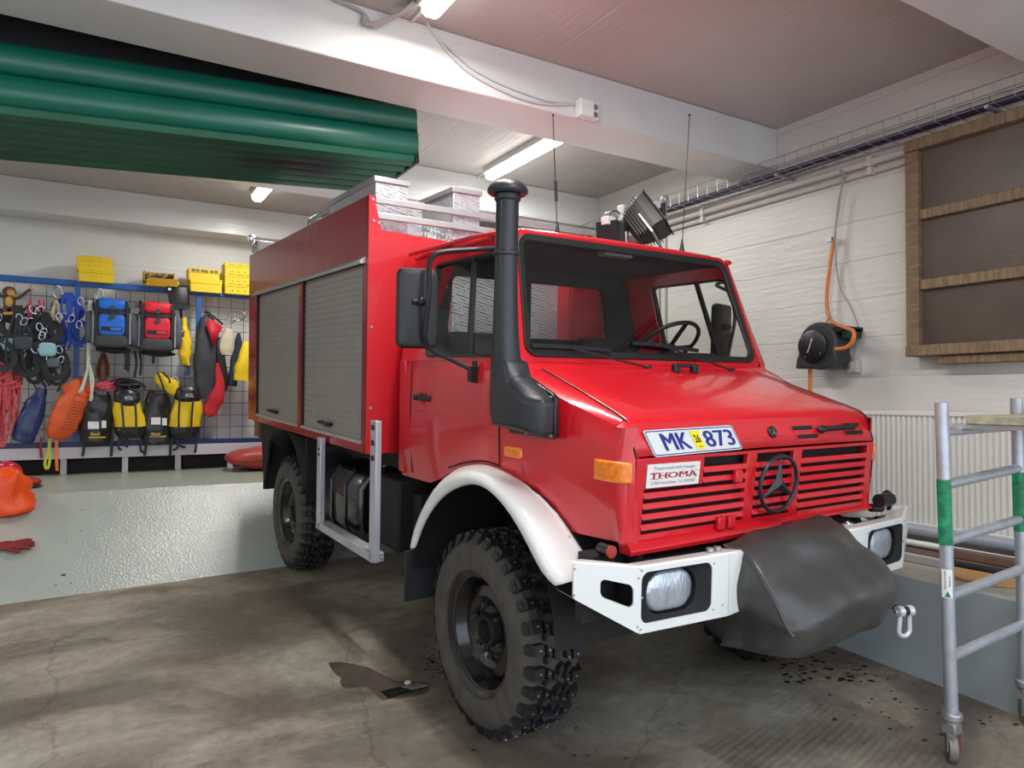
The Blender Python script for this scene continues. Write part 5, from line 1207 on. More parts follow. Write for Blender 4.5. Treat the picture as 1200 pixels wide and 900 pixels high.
c_ = TP(779, 234, 1, 1.08); MB().ball(c_, (.032, .032, .038), 14, 10).cyl(c_, c_+Vector((0, 0, -.13)), .018, 10).build('work_bulb', mat('grey_bulb', (150, 150, 140), .3, metal=.3), fl)
MB().tube(smoothpath([TP(745, 250, 1, 1.0), TP(752, 243, 1, 1.0), TP(760, 238, 1, 1.0), TP(766, 246, 1, 1.0)], 5), .006, 6).tube(smoothpath([TP(714, 256, 1, 1.0), TP(716, 249, 1, 1.0), TP(722, 247, 1, 1.0), TP(727, 251, 1, 1.0)], 5), .005, 6).build('lamp_cable', BLACKP, fl)
# ================================================================== THE BACK WALL RACK AND ITS GEAR
YR = 9.3
def RP(px, py, d=0.0): return P(px, py, 1, YR-d)
BLUE = mat('blue_frame_paint', (28, 88, 168), .4, var=.08)
BLUED = mat('dark_blue_rail', (34, 52, 104), .45)
WIRE = mat('black_wire', (34, 34, 38), .5)
SHELFW = mat('white_bench_paint', (206, 200, 206), .5)
rack = empty('gear_rack', (1.0, YR, ZP), 'blue steel frame with black wire mesh panels along the back wall', 'rack')
def rk(a, b): return Vector(a)-rack.location, Vector(b)-rack.location
posts = (-3.87, -2.62, -1.37, -.12, 1.13, 2.38, 3.6)
for x in posts: MB().box(*rk((x, YR-.02, 1.02), (x+.055, YR+.03, 2.87))).build('post', BLUE, rack)
for a, b in zip(posts, posts[1:]):
    MB().box(*rk((a+(.0), YR-.025, 2.835), (b+.0, YR+.05, 2.90))).build('top_rail', BLUE, rack, bevel=.004)
    m = MB(); st_ = .1465; x = a+.11
    while x < b-.02: m.bar(rk((x, YR+.03, 1.06), (0, 0, 0))[0], rk((x, YR+.03, 2.82), (0, 0, 0))[0], .006, .006); x += st_
    z = 1.10
    while z < 2.82: m.bar(rk((a+.05, YR+.024, z), (0, 0, 0))[0], rk((b, YR+.024, z), (0, 0, 0))[0], .006, .006); z += .146
    m.build('mesh_panel', WIRE, rack, smooth=0)
MB().box(*rk((posts[0], YR-.03, 1.05), (posts[-1], YR+.02, 1.10))).build('bottom_rail', BLUED, rack)
a_, b_ = RP(97, 355, .03), RP(222, 362, .03); MB().bar(a_-rack.location, b_-rack.location, .012, .035).build('hook_bar', mat('grey_hook_bar', (110, 114, 120), .5), rack)
for px in (109, 128.5, 147, 164.5, 181, 203): MB().tube([RP(px, 362-(130-px)*.02, .04)-rack.location, RP(px, 351-(130-px)*.04, .09)-rack.location], .012, 6).build('hook', BLACKP, rack)
bench = empty('bench', (1.0, 9.2, ZP), 'long white low bench with dark recess under the gear rack', 'bench')
def bn(a, b): return Vector(a)-bench.location, Vector(b)-bench.location
MB().box(*bn((-5.2, 9.20, .925), (4.9, 9.24, 1.05))).build('front_board', SHELFW, bench, bevel=.004)
MB().box(*bn((-5.2, 9.24, 1.03), (4.9, YW-.02, 1.055))).build('seat_board', BLUED, bench)
for x in (-1.9, -1.3, -.75, -.225, .37, .92, 1.5, 2.1, 2.8): MB().box(*bn((x, 9.25, ZP), (x+.06, 9.31, .93))).build('leg', SHELFW, bench)
MB().box(*bn((-5.2, 9.5, ZP), (5.0, 9.52, 1.03))).build('shade_board', DARK, bench)  # dark board added to deepen the shade under the bench
MB().box(*bn((-5.2, 9.36, ZP), (5.0, 9.5, .9))).build('shade_plinth', mat('plinth_shade', (34, 26, 24), .8, var=.5, vscale=3), bench)  # dark brown block, shade below the seat put into its colour

# ---- yellow cartons on the top rail
YB = mat('yellow_carton', (236, 200, 22), .55, bump=.05, var=.04)
YBI = mat('yellow_carton_inside', (190, 150, 30), .7)
def carton(px0, py0, px1, py1, lb, marks=0, grp='yellow cartons on the gear rack', dep=.24, yaw=0, wmin=None):
    a = RP(px0, py1); b = RP(px1, py0); w_ = (b.x-a.x)/2 if wmin is None else wmin/2; h_ = (b.z-a.z); c = empty('carton', ((a.x+w_), YR, a.z), lb, 'box', grp, rz=yaw)
    MB().box((-w_, -.10, 0), (w_, dep-.10, h_*.86)).build('carton_body', YB, c, bevel=.004)
    MB().box((-w_-.004, -.106, h_*.62), (w_+.004, dep-.096, h_*.985)).build('carton_lid', YB, c, bevel=.004)
    m = MB()
    def mk(x, z, s_): m.add([Vector((x-s_, -.1075, z+s_*.6)), Vector((x+s_, -.1075, z+s_*.6)), Vector((x+s_*.3, -.1075, z)), Vector((x+s_*.3, -.1075, z-s_)), Vector((x-s_*.3, -.1075, z-s_)), Vector((x-s_*.3, -.1075, z))], [(0, 1, 2, 3, 4, 5)])
    if marks == 1:
        for k in (-.15, .0, .15): mk(k*w_*2, h_*.35, .006)
        for k in (-.12, .12): mk(k*w_*2, h_*.8, .005)
    if marks == 2:
        for k in (-.28, -.1, .1, .3): mk(k*w_*2, h_*.3, .011)
        for k in (-.3, -.05, .2): m.add([Vector((k*w_*2-.03, -.1075, h_*.8)), Vector((k*w_*2+.04, -.1075, h_*.8)), Vector((k*w_*2+.04, -.1075, h_*.84)), Vector((k*w_*2-.03, -.1075, h_*.84))], [(0, 1, 2, 3)])
    if marks == 3:
        for k in (-.36, -.22, .24, .38): m.add([Vector((k*w_*2-.02, -.1075, h_*.68)), Vector((k*w_*2+.02, -.1075, h_*.68)), Vector((k*w_*2+.02, -.1075, h_*.92)), Vector((k*w_*2-.02, -.1075, h_*.92))], [(0, 1, 2, 3)])
        m.add([Vector((-.12*w_*2, -.1075, h_*.68)), Vector((.12*w_*2, -.1075, h_*.68)), Vector((.12*w_*2, -.1075, h_*.9)), Vector((-.12*w_*2, -.1075, h_*.9))], [(0, 1, 2, 3)])
    if marks: m.build('print', TEXTK if marks != 3 else mat('faint_print', (120, 104, 40), .6), c, smooth=0, recalc=False)
    return c
carton(92, 317.2, 133, 330.5, 'lower closed yellow carton of the leftmost pair on the rack', 1)
carton(90, 304, 131.5, 317.0, 'upper closed yellow carton of the leftmost pair on the rack', 1)
carton(222, 329.5, 258.5, 342.4, 'lower yellow carton of the pair right of the shovel', 0)
carton(220, 318, 256, 329.3, 'upper yellow carton with a row of printed pictures right of the shovel', 3)
wq = RP(262, 340).x
for k, lb in enumerate(('bottom yellow carton of the stack of three beside the truck body', 'middle yellow carton of the stack of three beside the truck body', 'top yellow carton of the stack of three beside the truck body')):
    carton(262, 334.3-k*11.0, 300, 345.0-k*11.0, lb, 2, 'yellow cartons on the gear rack')
a = RP(173, 336); c = empty('open_carton', (RP(190, 336).x, YR, a.z), 'open yellow carton holding small metal parts on the rack above the red backpack', 'box')
wq = .17; MB().box((-wq, -.1, 0), (wq, .14, .075)).build('carton_body', YB, c, bevel=.004)
m = MB().box((-wq-.03, -.12, .055), (wq-.05, .12, .065)).box((-wq-.03, -.12, .06), (-wq-.02, .12, .17)).box((-wq-.03, .11, .06), (wq-.05, .12, .19)).box((wq-.06, -.12, .06), (wq-.05, .12, .17)); m.build('tray', YBI, c)
MB().box((-wq+.02, -.18, -.0), (wq-.02, -.17, .085), rot=Matrix.Rotation(.4, 3, 'X')).build('open_flap', YBI, c)
m = MB(); rr_ = random.Random(2)
for k in range(40): m.ball((rr_.uniform(-wq-.01, wq-.07), rr_.uniform(-.09, .09), .09+rr_.uniform(0, .06)), rr_.uniform(.012, .022), 6, 5)
m.build('metal_parts', mat('mixed_metal', (110, 96, 90), .35, metal=.6, var=.6, vscale=30), c, kind='stuff')

# ---- soft shapes
def wob(p, s_, a, sd): 
    n = noise.noise_vector(Vector((p.x*s_+sd, p.y*s_+sd*2, p.z*s_-sd))); return p+n*a
def sack_mb(cl, dr=.8, seed=1, n=24, crease=.022, e=.75):
    """cl: (px,py,halfwidth px, d) down the centre line, drawn in the rack plane"""
    C_ = [(RP(px, py, d), abs(RP(px+hw, py).x-RP(px, py).x)) for px, py, hw, d in cl]
    cs = smoothpath([c for c, _ in C_], 4); rs = []
    for i in range(len(C_)-1):
        for j in range(4): rs.append(C_[i][1]*(1-j/4)+C_[i+1][1]*j/4)
    rs.append(C_[-1][1]); secs = []
    for i, (c, r_) in enumerate(zip(cs, rs)):
        d = (cs[min(i+1, len(cs)-1)]-cs[max(i-1, 0)]).normalized(); u = Vector((-d.z, 0, d.x)); u = u if u.x > 0 else -u; v = Vector((0, 1, 0))
        if u.length < .1: u = Vector((1, 0, 0))
        u.normalize(); row = []
        for k in range(n):
            a = 2*PI*k/n; ca, sa = math.cos(a), math.sin(a)
            p = c+u*r_*math.copysign(abs(ca)**e, ca)+v*r_*dr*math.copysign(abs(sa)**e, sa)
            row.append(wob(wob(p, 9, crease, seed), 26, crease*.4, seed+3))
        secs.append(row)
    c0 = cs[0]; c1 = cs[-1]
    m = MB(); m.loft([[c0+(p-c0)*.35 for p in secs[0]]]+secs+[[c1+(p-c1)*.5 for p in secs[-1]]]); return m
def fabric(nm, col, r=.6, **k): return mat(nm, col, r, bump=.35, bscale=26, **k)
BLKF = fabric('black_fabric', (26, 26, 29), .5); GRYF = fabric('grey_fabric', (82, 88, 100), .7); DGRY = fabric('dark_grey_fabric', (58, 60, 64), .6)
PIPG = mat('grey_piping', (170, 172, 176), .5)
def strap(m, pts, w_=.025, t_=.004):
    ps = smoothpath(pts, 4)
    for a, b in zip(ps, ps[1:]): m.bar(a, b, w_, t_, (0, 1, 0))
def top(name, px, py, lb, cat, grp=None, d=0.0):
    o = empty(name, RP(px, py, d), lb, cat, grp); return o
def shift(mb, t): mb.v = [tuple(Vector(v)-t.location) for v in mb.v]; return mb

def backpack(px0, py0, px1, py1, colr, lb, nmc, straps):
    t = top('backpack', (px0+px1)/2, py0, lb, 'backpack', None, .21)
    W = (RP(px1, 0).x-RP(px0, 0).x); H = RP(px0, py0).z-RP(px0, py1).z
    F = fabric(nmc, colr, .55)
    bx = MB().ball((0, 0, -H*.52), (W*.40, .14, H*.47), 24, 16, e=.35, e2=.35, fn=lambda p: wob(p, 8, .01, 3)); bx.build('pack_body', BLKF, t, smooth=60)
    MB().ball((0, -.02, -H*.10), (W*.36, .155, H*.135), 22, 12, e=.4, e2=.5, fn=lambda p: wob(p, 10, .012, 5)).build('lid', F, t, smooth=60)
    MB().ball((0, -.135, -H*.50), (W*.28, .035, H*.22), 20, 12, e=.35, e2=.4).build('front_pocket', F, t, smooth=60)
    MB().ball((0, -.12, -H*.83), (W*.35, .05, H*.13), 20, 12, e=.4, e2=.5).build('base_panel', DGRY, t, smooth=60)
    MB().box((-W*.22, -.176, -H*.63), (W*.22, -.168, -H*.55)).build('label_panel', BLKF, t)
    MB().box((-W*.02, -.180, -H*.62), (W*.20, -.176, -H*.56)).build('label_text', mat(nmc+'_print', tuple(min(255, int(c*.8+30)) for c in colr), .6), t)
    for zz in (-.17, -.36): MB().box((-.024, -.186, H*zz-.024), (.024, -.165, H*zz+.024), rot=Matrix.Rotation(PI/4, 3, 'Y')).build('logo_patch', DGRY, t)
    for s in (-1, 1):
        sp = MB().ball((s*W*.45, .0, -H*.56), (W*.10, .13, H*.34), 16, 12, e=.5, e2=.5).build('side_pocket', GRYF, t, smooth=60)
        MB().tube([(s*W*.385, -.12, -H*z) for z in (.25, .4, .6, .8, .88)], .010, 6).build('piping', PIPG, sp)
    m = MB()
    for s in (-1, 1): strap(m, [(s*W*.30, -.16, -H*.02), (s*W*.33, -.17, -H*.22), (s*W*.32, -.165, -H*.6), (s*W*.33, -.15, -H*.95)], .03)
    m.each('compression_strap', BLKF, t, smooth=0)
    m = MB(); strap(m, [(-W*.36, -.15, -H*.24), (0, -.17, -H*.27), (W*.36, -.15, -H*.24)], .045); m.build('lid_strap', BLKF, t, smooth=0)
    m = MB(); rr_ = random.Random(px0)
    for (fx_, ln) in straps: strap(m, [(fx_*W, .0, -H*.95), (fx_*W+.02, -.02, -H*.95-ln*.5), (fx_*W+rr_.uniform(-.02, .02), 0, -H*.95-ln)], .028)
    m.each('hanging_strap', BLKF, t, smooth=0); m = MB().ball((W*.05, .06, -H*.98), (W*.38, .06, .045), 14, 8, fn=lambda p: wob(p, 12, .02, 7)); m.build('hip_belt', BLKF, t)
    return t
backpack(104, 353, 158, 410, (24, 108, 210), 'blue and grey rescue backpack hanging on the rack', 'blue_pack_fabric', ((-.2, .12), (.28, .24), (.34, .26)))
backpack(157.5, 357, 210, 414, (214, 26, 48), 'red and grey rescue backpack hanging right of the blue one', 'red_pack_fabric', ((-.46, .30), (-.36, .28), (-.1, .14)))

def drybag(cl, mm, lb, name='dry_bag', cat='bag', seed=1, dr=.7, **k):
    c0 = cl[0]; t = top(name, c0[0], c0[1], lb, cat, None, c0[3]); shift(sack_mb(cl, dr, seed, **k), t).build('bag_body', mm, t, smooth=60); return t
D = .17
t = drybag([(48, 455, 6, D), (45, 466, 9.5, D), (38, 485, 14, D), (30, 505, 14.5, D), (26, 518, 12, D)], mat('navy_vinyl', (34, 50, 98), .35, bump=.3, bscale=14), 'navy blue cylindrical dry bag leaning at the left of the rack', seed=4)
m = MB().tube(smoothpath([RP(44, 456, D), RP(40, 450, D+.02), RP(47, 446, D+.02), RP(54, 452, D+.02), RP(52, 457, D)], 4), .007, 6); shift(m, t).build('carry_ring', BLACKP, t)
t = drybag([(82, 449, 13, D), (90, 462, 17, D), (84, 478, 19, D), (75, 495, 19, D), (68, 508, 14, D), (66, 514, 9, D)], fabric('orange_bag_fabric', (226, 92, 34), .5), 'orange rescue bag with black printed panel leaning beside the navy dry bag', seed=8)
q_ = Quad(RP(72, 503, D+.165), RP(88, 504, D+.165), RP(103, 466, D+.165), RP(88, 462, D+.165)); m = MB(); q_.ring(m, [(0, 0), (1, 0), (1, 1), (0, 1)], [(.03, .015), (.97, .015), (.97, .985), (.03, .985)], 0, .002)
rr_ = random.Random(5)
for k in range(9):
    tt = .12+k*.085; s0 = .1
    while s0 < .85: s1 = min(.92, s0+rr_.uniform(.05, .22)); m.add([q_(s0, tt, .002), q_(s1, tt, .002), q_(s1, tt+.025, .002), q_(s0, tt+.025, .002)], [(0, 1, 2, 3)]); s0 = s1+.05
shift(m, t).build('printed_panel', mat('brown_print', (110, 40, 20), .6), t, smooth=0)
m = MB().ball(RP(103, 464, D+.02), (.10, .07, .045), 14, 8, fn=lambda p: wob(p, 12, .02, 3)); shift(m, t).build('rolled_flap', fabric('orange_flap', (232, 96, 34), .5), t)
for px, col, nm, y1, ww in ((47.5, (150, 30, 36), 'red', 537, .024), (66, (240, 124, 60), 'orange', 552, .03)):
    t = top('webbing_sling', px, 515, nm+' webbing strap hanging below the orange rescue bag', 'strap', None, .13); m = MB(); strap(m, [RP(px+1, 512, .13), RP(px, 525, .14), RP(px+.5, y1-8, .145), RP(px+1, y1, .13)], ww); shift(m, t).build('webbing', mat(nm+'_webbing', col, .6), t, smooth=0)
t = top('webbing_sling', 57, 515, 'yellow webbing loop hanging below the orange rescue bag', 'strap', None, .14); m = MB(); strap(m, [RP(59, 514, .14), RP(58, 526, .14), RP(58.5, 538, .145), RP(56, 549, .15), RP(53, 547, .15), RP(53, 540, .15), RP(57, 528, .15), RP(58, 516, .15)], .026); shift(m, t).build('webbing', mat('lime_webbing', (206, 206, 60), .6), t, smooth=0)

VIN = mat('black_vinyl', (30, 31, 33), .33, bump=.25, bscale=16)
def rlabel(t, px, py, w_, h_, d, mm, nm, txt=None, tm=None):
    q = Quad(RP(px, py+h_, d), RP(px+w_, py+h_, d), RP(px+w_, py, d), RP(px, py, d)); m = MB(); q.plate(m, [(0, 0), (1, 0), (1, 1), (0, 1)], 0, .004); o = shift(m, t).build(nm, mm, t, smooth=0)
    if txt: m = MB(); text_mb(m, txt, q, .12, .2, .88, .8, .006); shift(m, t).build(nm+'_lettering', tm, t, smooth=0, recalc=False)
for (cx, y0, y1, hw, lb, sd, w1, w2) in ((113, 460, 521, 19, 'black vinyl dry bag with white labels and yellow stripe, left of the two', 11, (103, 494), (119, 493)), (184, 458, 520, 17, 'black vinyl dry bag with white labels between the two yellow packs', 12, (177, 489), (190, 490))):
    t = drybag([(cx+1, y0, hw*.62, D), (cx+1, y0+9, hw*.8, D), (cx, y0+26, hw*.98, D), (cx-1, y0+45, hw, D), (cx-1, y1-5, hw*.95, D), (cx-1, y1, hw*.7, D)], VIN, lb, seed=sd)
    rlabel(t, w1[0], w1[1], 13 if cx < 150 else 11, 8.5, D+.152, STICK, 'white_label'); rlabel(t, w2[0], w2[1], 5.5, 8.5, D+.14, STICK, 'white_label')
    rlabel(t, cx-8, y1-15 if cx < 150 else y1-14, 13, 5, D+.155, VIN, 'logo_panel', 'Beal', YEL)
    m = MB(); 
    for k in range(9): 
        a = RP(cx-9+k*2.2, y1-7.5, D+.15); m.hexa([a, a+Vector((.012, 0, 0)), a+Vector((.012, .004, 0)), a+Vector((0, .004, 0))], [a+Vector((.008, 0, .018)), a+Vector((.02, 0, .018)), a+Vector((.02, .004, .018)), a+Vector((.008, .004, .018))])
    shift(m, t).build('yellow_stripe', YEL, t, smooth=0)
    m = MB().ball(RP(cx+4, y0+3, D+.03), (.085, .07, .03), 14, 8); shift(m, t).build('roll_closure', DGRY, t)
    m = MB(); strap(m, [RP(cx-hw*.7, y1-6, D), RP(cx-hw*.8, y1+8, D), RP(cx-hw*.85, y1+14, D)], .03); strap(m, [RP(cx+hw*.85, y1-30, D+.02), RP(cx+hw*.95, y1-4, D+.02), RP(cx+hw*.9, y1+14, D)], .03); shift(m, t).each('shoulder_strap', BLKF, t, smooth=0)
for (cx, y0, y1, hw, lb, sd, ln) in ((152, 457, 513, 19, 'yellow and black caving pack under the blue and red backpacks', 21, -1), (217, 454, 513, 19, 'yellow and black caving pack at the right, below the yellow jacket', 22, 1)):
    k_ = ln*1.5
    t = drybag([(cx+k_*2, y0+13, hw*.78, D+.02), (cx+k_*2, y0+24, hw*.9, D+.02), (cx, y0+36, hw*.95, D+.02), (cx-k_, y1-12, hw, D+.02)], YEL, lb, 'caving_pack', 'backpack', seed=sd, crease=.008)
    m = sack_mb([(cx-k_, y1-13, hw*1.02, D+.02), (cx-k_, y1-6, hw*.95, D+.02), (cx-k_, y1, hw*.7, D+.02)], .72, sd+1, crease=.005); shift(m, t).build('black_base', VIN, t, smooth=60)
    m = sack_mb([(cx+k_*2, y0-1, hw*.55, D+.03), (cx+k_*2, y0+4, hw*.75, D+.03), (cx+k_*2, y0+13, hw*.8, D+.04), (cx+k_*2, y0+20, hw*.55, D+.04)], .72, sd+2, crease=.012); shift(m, t).build('black_lid', VIN, t, smooth=60)
    rlabel(t, cx-4+k_*2, y0+6.5, 12, 6, D+.185, VIN, 'logo_panel', 'PETZL', STICK)
    m = MB()
    for dx_ in (-8, 8): strap(m, [RP(cx+dx_+k_, y0+14, D+.18), RP(cx+dx_*.95, y0+36, D+.19), RP(cx+dx_*.9, y1-5, D+.18)], .022)
    shift(m, t).each('front_strap', BLKF, t, smooth=0)
    m = MB(); rr_ = random.Random(sd)
    for fx_, l_ in ((-.6, 18), (-.2, 14), (.75, 22)): strap(m, [RP(cx+fx_*hw, y1-3, D), RP(cx+fx_*hw+rr_.uniform(-3, 3), y1+l_*.6, D+.02), RP(cx+fx_*hw+rr_.uniform(-4, 4), y1+l_*.8, D)], .026)
    shift(m, t).each('hanging_strap', BLKF, t, smooth=0)
t = top('rope_bundle', 150, 452, 'bundle of black webbing and cord on top of the left yellow caving pack', 'rope', None, .16); m = MB(); rr_ = random.Random(31)
for k in range(14):
    c_ = RP(151+rr_.uniform(-9, 9), 452+rr_.uniform(-5, 5), .16+rr_.uniform(-.05, .08)); r1, r2, a0 = rr_.uniform(.05, .12), rr_.uniform(.025, .05), rr_.uniform(-.4, .4)
    m.tube([c_+Vector((r1*math.cos(a), r2*.8*math.sin(a+a0), r2*math.sin(a))) for a in [2*PI*i/14 for i in range(14)]], .012, 6, closed=True)
shift(m, t).build('webbing', BLKF, t)
t = drybag([(186, 438, 5, D), (190, 444, 8, D), (198, 452, 10, D), (205, 460, 7.5, D)], YEL, 'small bright yellow roll-top pouch hanging above the right black dry bag', 'pouch', 'bag', seed=33)
m = MB(); strap(m, [RP(185, 437, D+.08), RP(190, 450, D+.12), RP(194, 462, D+.1)], .02); strap(m, [RP(190, 436, D+.08), RP(198, 444, D+.12), RP(199, 449, D+.1)], .02); shift(m, t).each('strap', BLKF, t, smooth=0)

# ---- ropes
def hank(cx, y0, y1, hw, n, mm, lb, r_=.009, seed=1, d=.10, spread=.04):
    t = top('rope_coil', cx, y0, lb, 'rope', None, d); m = MB(); rr_ = random.Random(seed)
    A = RP(cx, y0, d); Bz = RP(cx, y1, d).z; W = abs(RP(cx+hw, y0).x-A.x)
    for k in range(n):
        f = (k+.5)/n; w_ = W*(.25+.75*f)*rr_.uniform(.8, 1.1); zb_ = Bz+rr_.uniform(0, .06)*(A.z-Bz); yy = rr_.uniform(-spread, spread)
        m.tube([A+Vector((w_*math.sin(a)*(.35+.65*((1-math.cos(a))/2)), yy, (zb_-A.z)*(1-math.cos(a))/2)) for a in [2*PI*i/22 for i in range(22)]], r_, 6, closed=True)
    shift(m, t).build('rope', mm, t); return t
def ropem(nm, col): return mat(nm, col, .7, bump=.5, bscale=70, var=.3, vscale=50)
hank(121, 413, 446, 10, 14, ropem('brown_rope', (112, 66, 50)), 'brown rope coil hanging under the blue backpack', .010, 3)
hank(66, 352, 384, 9, 16, ropem('cream_rope', (212, 196, 150)), 'bundle of cream cord hanging beside the blue harness', .008, 4, d=.12)
m = MB(); t = top('white_sling', 103, 352, 'long white knotted sling hanging left of the blue backpack', 'sling', None, .28)
for pts in ([(105, 352), (104, 380), (103, 410), (102, 435), (96, 458)], [(107, 352), (106, 390), (104, 420), (106, 440), (108, 468)], [(103, 400), (104, 425), (109, 445), (106, 470)], [(103, 430), (98, 448), (93, 460), (97, 455)]):
    m.tube(smoothpath([RP(x, y, .28) for x, y in pts], 5), .013, 6)
shift(m, t).build('tape', mat('off_white_tape', (200, 200, 186), .7), t)
REDR = ropem('pink_red_rope', (206, 82, 88))
t = top('rope_coil', 128, 450, 'pink red rope lying bunched behind the black dry bag', 'rope', None, .16); m = MB(); rr_ = random.Random(6)
for k in range(9):
    c_ = RP(124+rr_.uniform(-9, 9), 451+rr_.uniform(-3, 4), .16); m.tube([c_+Vector((.09*math.cos(a), .04*math.sin(a), .03*math.sin(a+k))) for a in [2*PI*i/14 for i in range(14)]], .010, 6, closed=True)
shift(m, t).build('rope', REDR, t)
t = top('rope_coil', 10, 425, 'large tangled pink red rope hanging at the left edge', 'rope', None, .16); m = MB(); rr_ = random.Random(7)
for k in range(26):
    x = rr_.uniform(-6, 22); y0_ = rr_.uniform(424, 436); y1_ = rr_.uniform(455, 492) if k % 3 else rr_.uniform(490, 528)
    w_ = rr_.uniform(1.5, 7); d_ = .16+rr_.uniform(-.07, .07)
    m.tube(smoothpath([RP(x, y0_, d_), RP(x-w_+rr_.uniform(-2, 2), (y0_+y1_)/2, d_), RP(x-w_*.3, y1_, d_+.01), RP(x+w_*.6, y1_-6, d_+.01), RP(x+w_+rr_.uniform(-2, 2), (y0_+y1_)/2, d_), RP(x+1, y0_, d_)], 4), .011, 6)
for k in range(10):
    c_ = RP(rr_.uniform(0, 20), rr_.uniform(430, 450), .2); r1 = rr_.uniform(.05, .1); m.tube([c_+Vector((r1*math.cos(a), .03*math.sin(a*2), r1*.7*math.sin(a))) for a in [2*PI*i/16 for i in range(16)]], .011, 6, closed=True)
shift(m, t).build('rope', REDR, t)
# ---- harnesses
METALK = mat('carabiner_metal', (180, 184, 190), .25, metal=.9)
def carab(m, c, h, a=0): 
    rt = Matrix.Rotation(a, 3, 'Y'); m.tube([Vector(c)+rt @ Vector((h*.32*math.cos(q), 0, h*.5*math.sin(q))) for q in [2*PI*i/14 for i in range(14)]], h*.07, 6, closed=True)
def harness(cx, cy, sc_, col, lb, seed, accent=None, d=.14):
    t = top('climbing_harness', cx, cy, lb, 'harness', None, d); rr_ = random.Random(seed); F = fabric('harness_fabric', col, .6)
    def flatloop(c, rx, rz, w_, a0, yy):
        m = MB(); rt = Matrix.Rotation(a0, 3, 'Y'); n = 22; secs = []
        for i in range(n):
            a = 2*PI*i/n; p = c+rt @ Vector((rx*math.cos(a), yy*math.sin(a), rz*math.sin(a))); o_ = rt @ Vector((math.cos(a), 0, math.sin(a)))
            secs.append([p-o_*w_*.5+Vector((0, -.008, 0)), p+o_*w_*.5+Vector((0, -.008, 0)), p+o_*w_*.5+Vector((0, .008, 0)), p-o_*w_*.5+Vector((0, .008, 0))])
        secs.append(secs[0]); m.loft(secs, caps=False); return m
    z = lambda a, b: Vector((a*sc_, rr_.uniform(-.05, .03), b*sc_))
    flatloop(z(0, -.22), .16*sc_, .11*sc_, .07*sc_, rr_.uniform(-.5, .5), .04).build('waist_belt', F, t)
    flatloop(z(-.13, -.50), .10*sc_, .15*sc_, .055*sc_, rr_.uniform(-.4, .4), .03).build('leg_loop', F, t)
    flatloop(z(.12, -.52), .10*sc_, .15*sc_, .055*sc_, rr_.uniform(-.4, .4), .03).build('leg_loop', F, t)
    m = MB()
    for k in range(7):
        x = rr_.uniform(-.16, .16)*sc_; strap(m, [Vector((x*.3, -.02, 0)), Vector((x, -.05, -.2*sc_)), Vector((x+rr_.uniform(-.06, .06), -.03, -.45*sc_)), Vector((x+rr_.uniform(-.1, .1), -.02, -rr_.uniform(.55, .78)*sc_))], .024)
    m.build('webbing', F, t, smooth=0)
    m = MB()
    for k in range(4): carab(m, (rr_.uniform(-.15, .15)*sc_, -.08, -rr_.uniform(.1, .45)*sc_), .085, rr_.uniform(-.6, .6))
    m.each('carabiner', METALK, t)
    if accent: MB().ball((.05*sc_, -.07, -.38*sc_), (.075*sc_, .035, .07*sc_), 14, 10, e=.5, e2=.5).build('pad', fabric('harness_pad', accent, .6), t)
    return t
harness(8, 362, 1.0, (28, 30, 33), 'black climbing harness with pale teal pad at the left edge', 1, (140, 190, 200), .13)
harness(22, 358, 1.05, (40, 42, 44), 'black and grey harness hanging under the toy monkey', 2, (60, 66, 72), .20)
harness(40, 358, 1.0, (20, 20, 22), 'black harness with silver carabiners hanging left of the cream cord', 3, None, .16)
harness(50, 366, 1.05, (26, 27, 30), 'black harness with pale blue padded leg loop', 4, (150, 198, 205), .22)
harness(58, 392, .8, (30, 32, 36), 'small dark harness with grey loops below the cream cord', 5, (90, 96, 104), .18)
harness(80, 343, .84, (24, 72, 176), 'bright blue harness hanging against the blue rack post', 6, None, .12)
m = MB(); t = top('quickdraw_bunch', 50, 352, 'bunch of pink and red slings with carabiners hanging by the harnesses', 'sling', None, .16); rr_ = random.Random(8)
for k in range(8): 
    x = 36+rr_.uniform(-2, 4) if k % 2 else 49+rr_.uniform(-3, 5); strap(m, [RP(x, 350+rr_.uniform(0, 5), .18), RP(x+rr_.uniform(-3, 3), 362, .2), RP(x+rr_.uniform(-3, 4), 374, .18)], .018)
shift(m, t).each('sling', mat('pink_sling', (190, 60, 90), .6), t, smooth=0)
m = MB(); 
for k in range(6): carab(m, RP(36+k*3.5, 368+rr_.uniform(-8, 12), .2), .10, rr_.uniform(-.7, .7))
shift(m, t).each('carabiner', METALK, t)
for px, py, lb in ((68, 342, 'steel ring and carabiner at the top of the cream cord'), (117, 345, 'silver carabiner on the rack above the blue backpack'), (272, 372, 'pair of metal ascender clips hanging at the right of the rack'), (205, 448, 'carabiner hanging by the small yellow pouch')):
    t = top('carabiner', px, py, lb, 'carabiner', None, .06); m = MB(); carab(m, (0, 0, 0), .13); t2_ = m.build('ring', METALK, t)
    if px > 250: m = MB(); carab(m, (.09, 0, .02), .14, 1.0); m.bar((-.06, 0, -.02), (.14, 0, .05), .02, .01); m.build('clip', METALK, t)

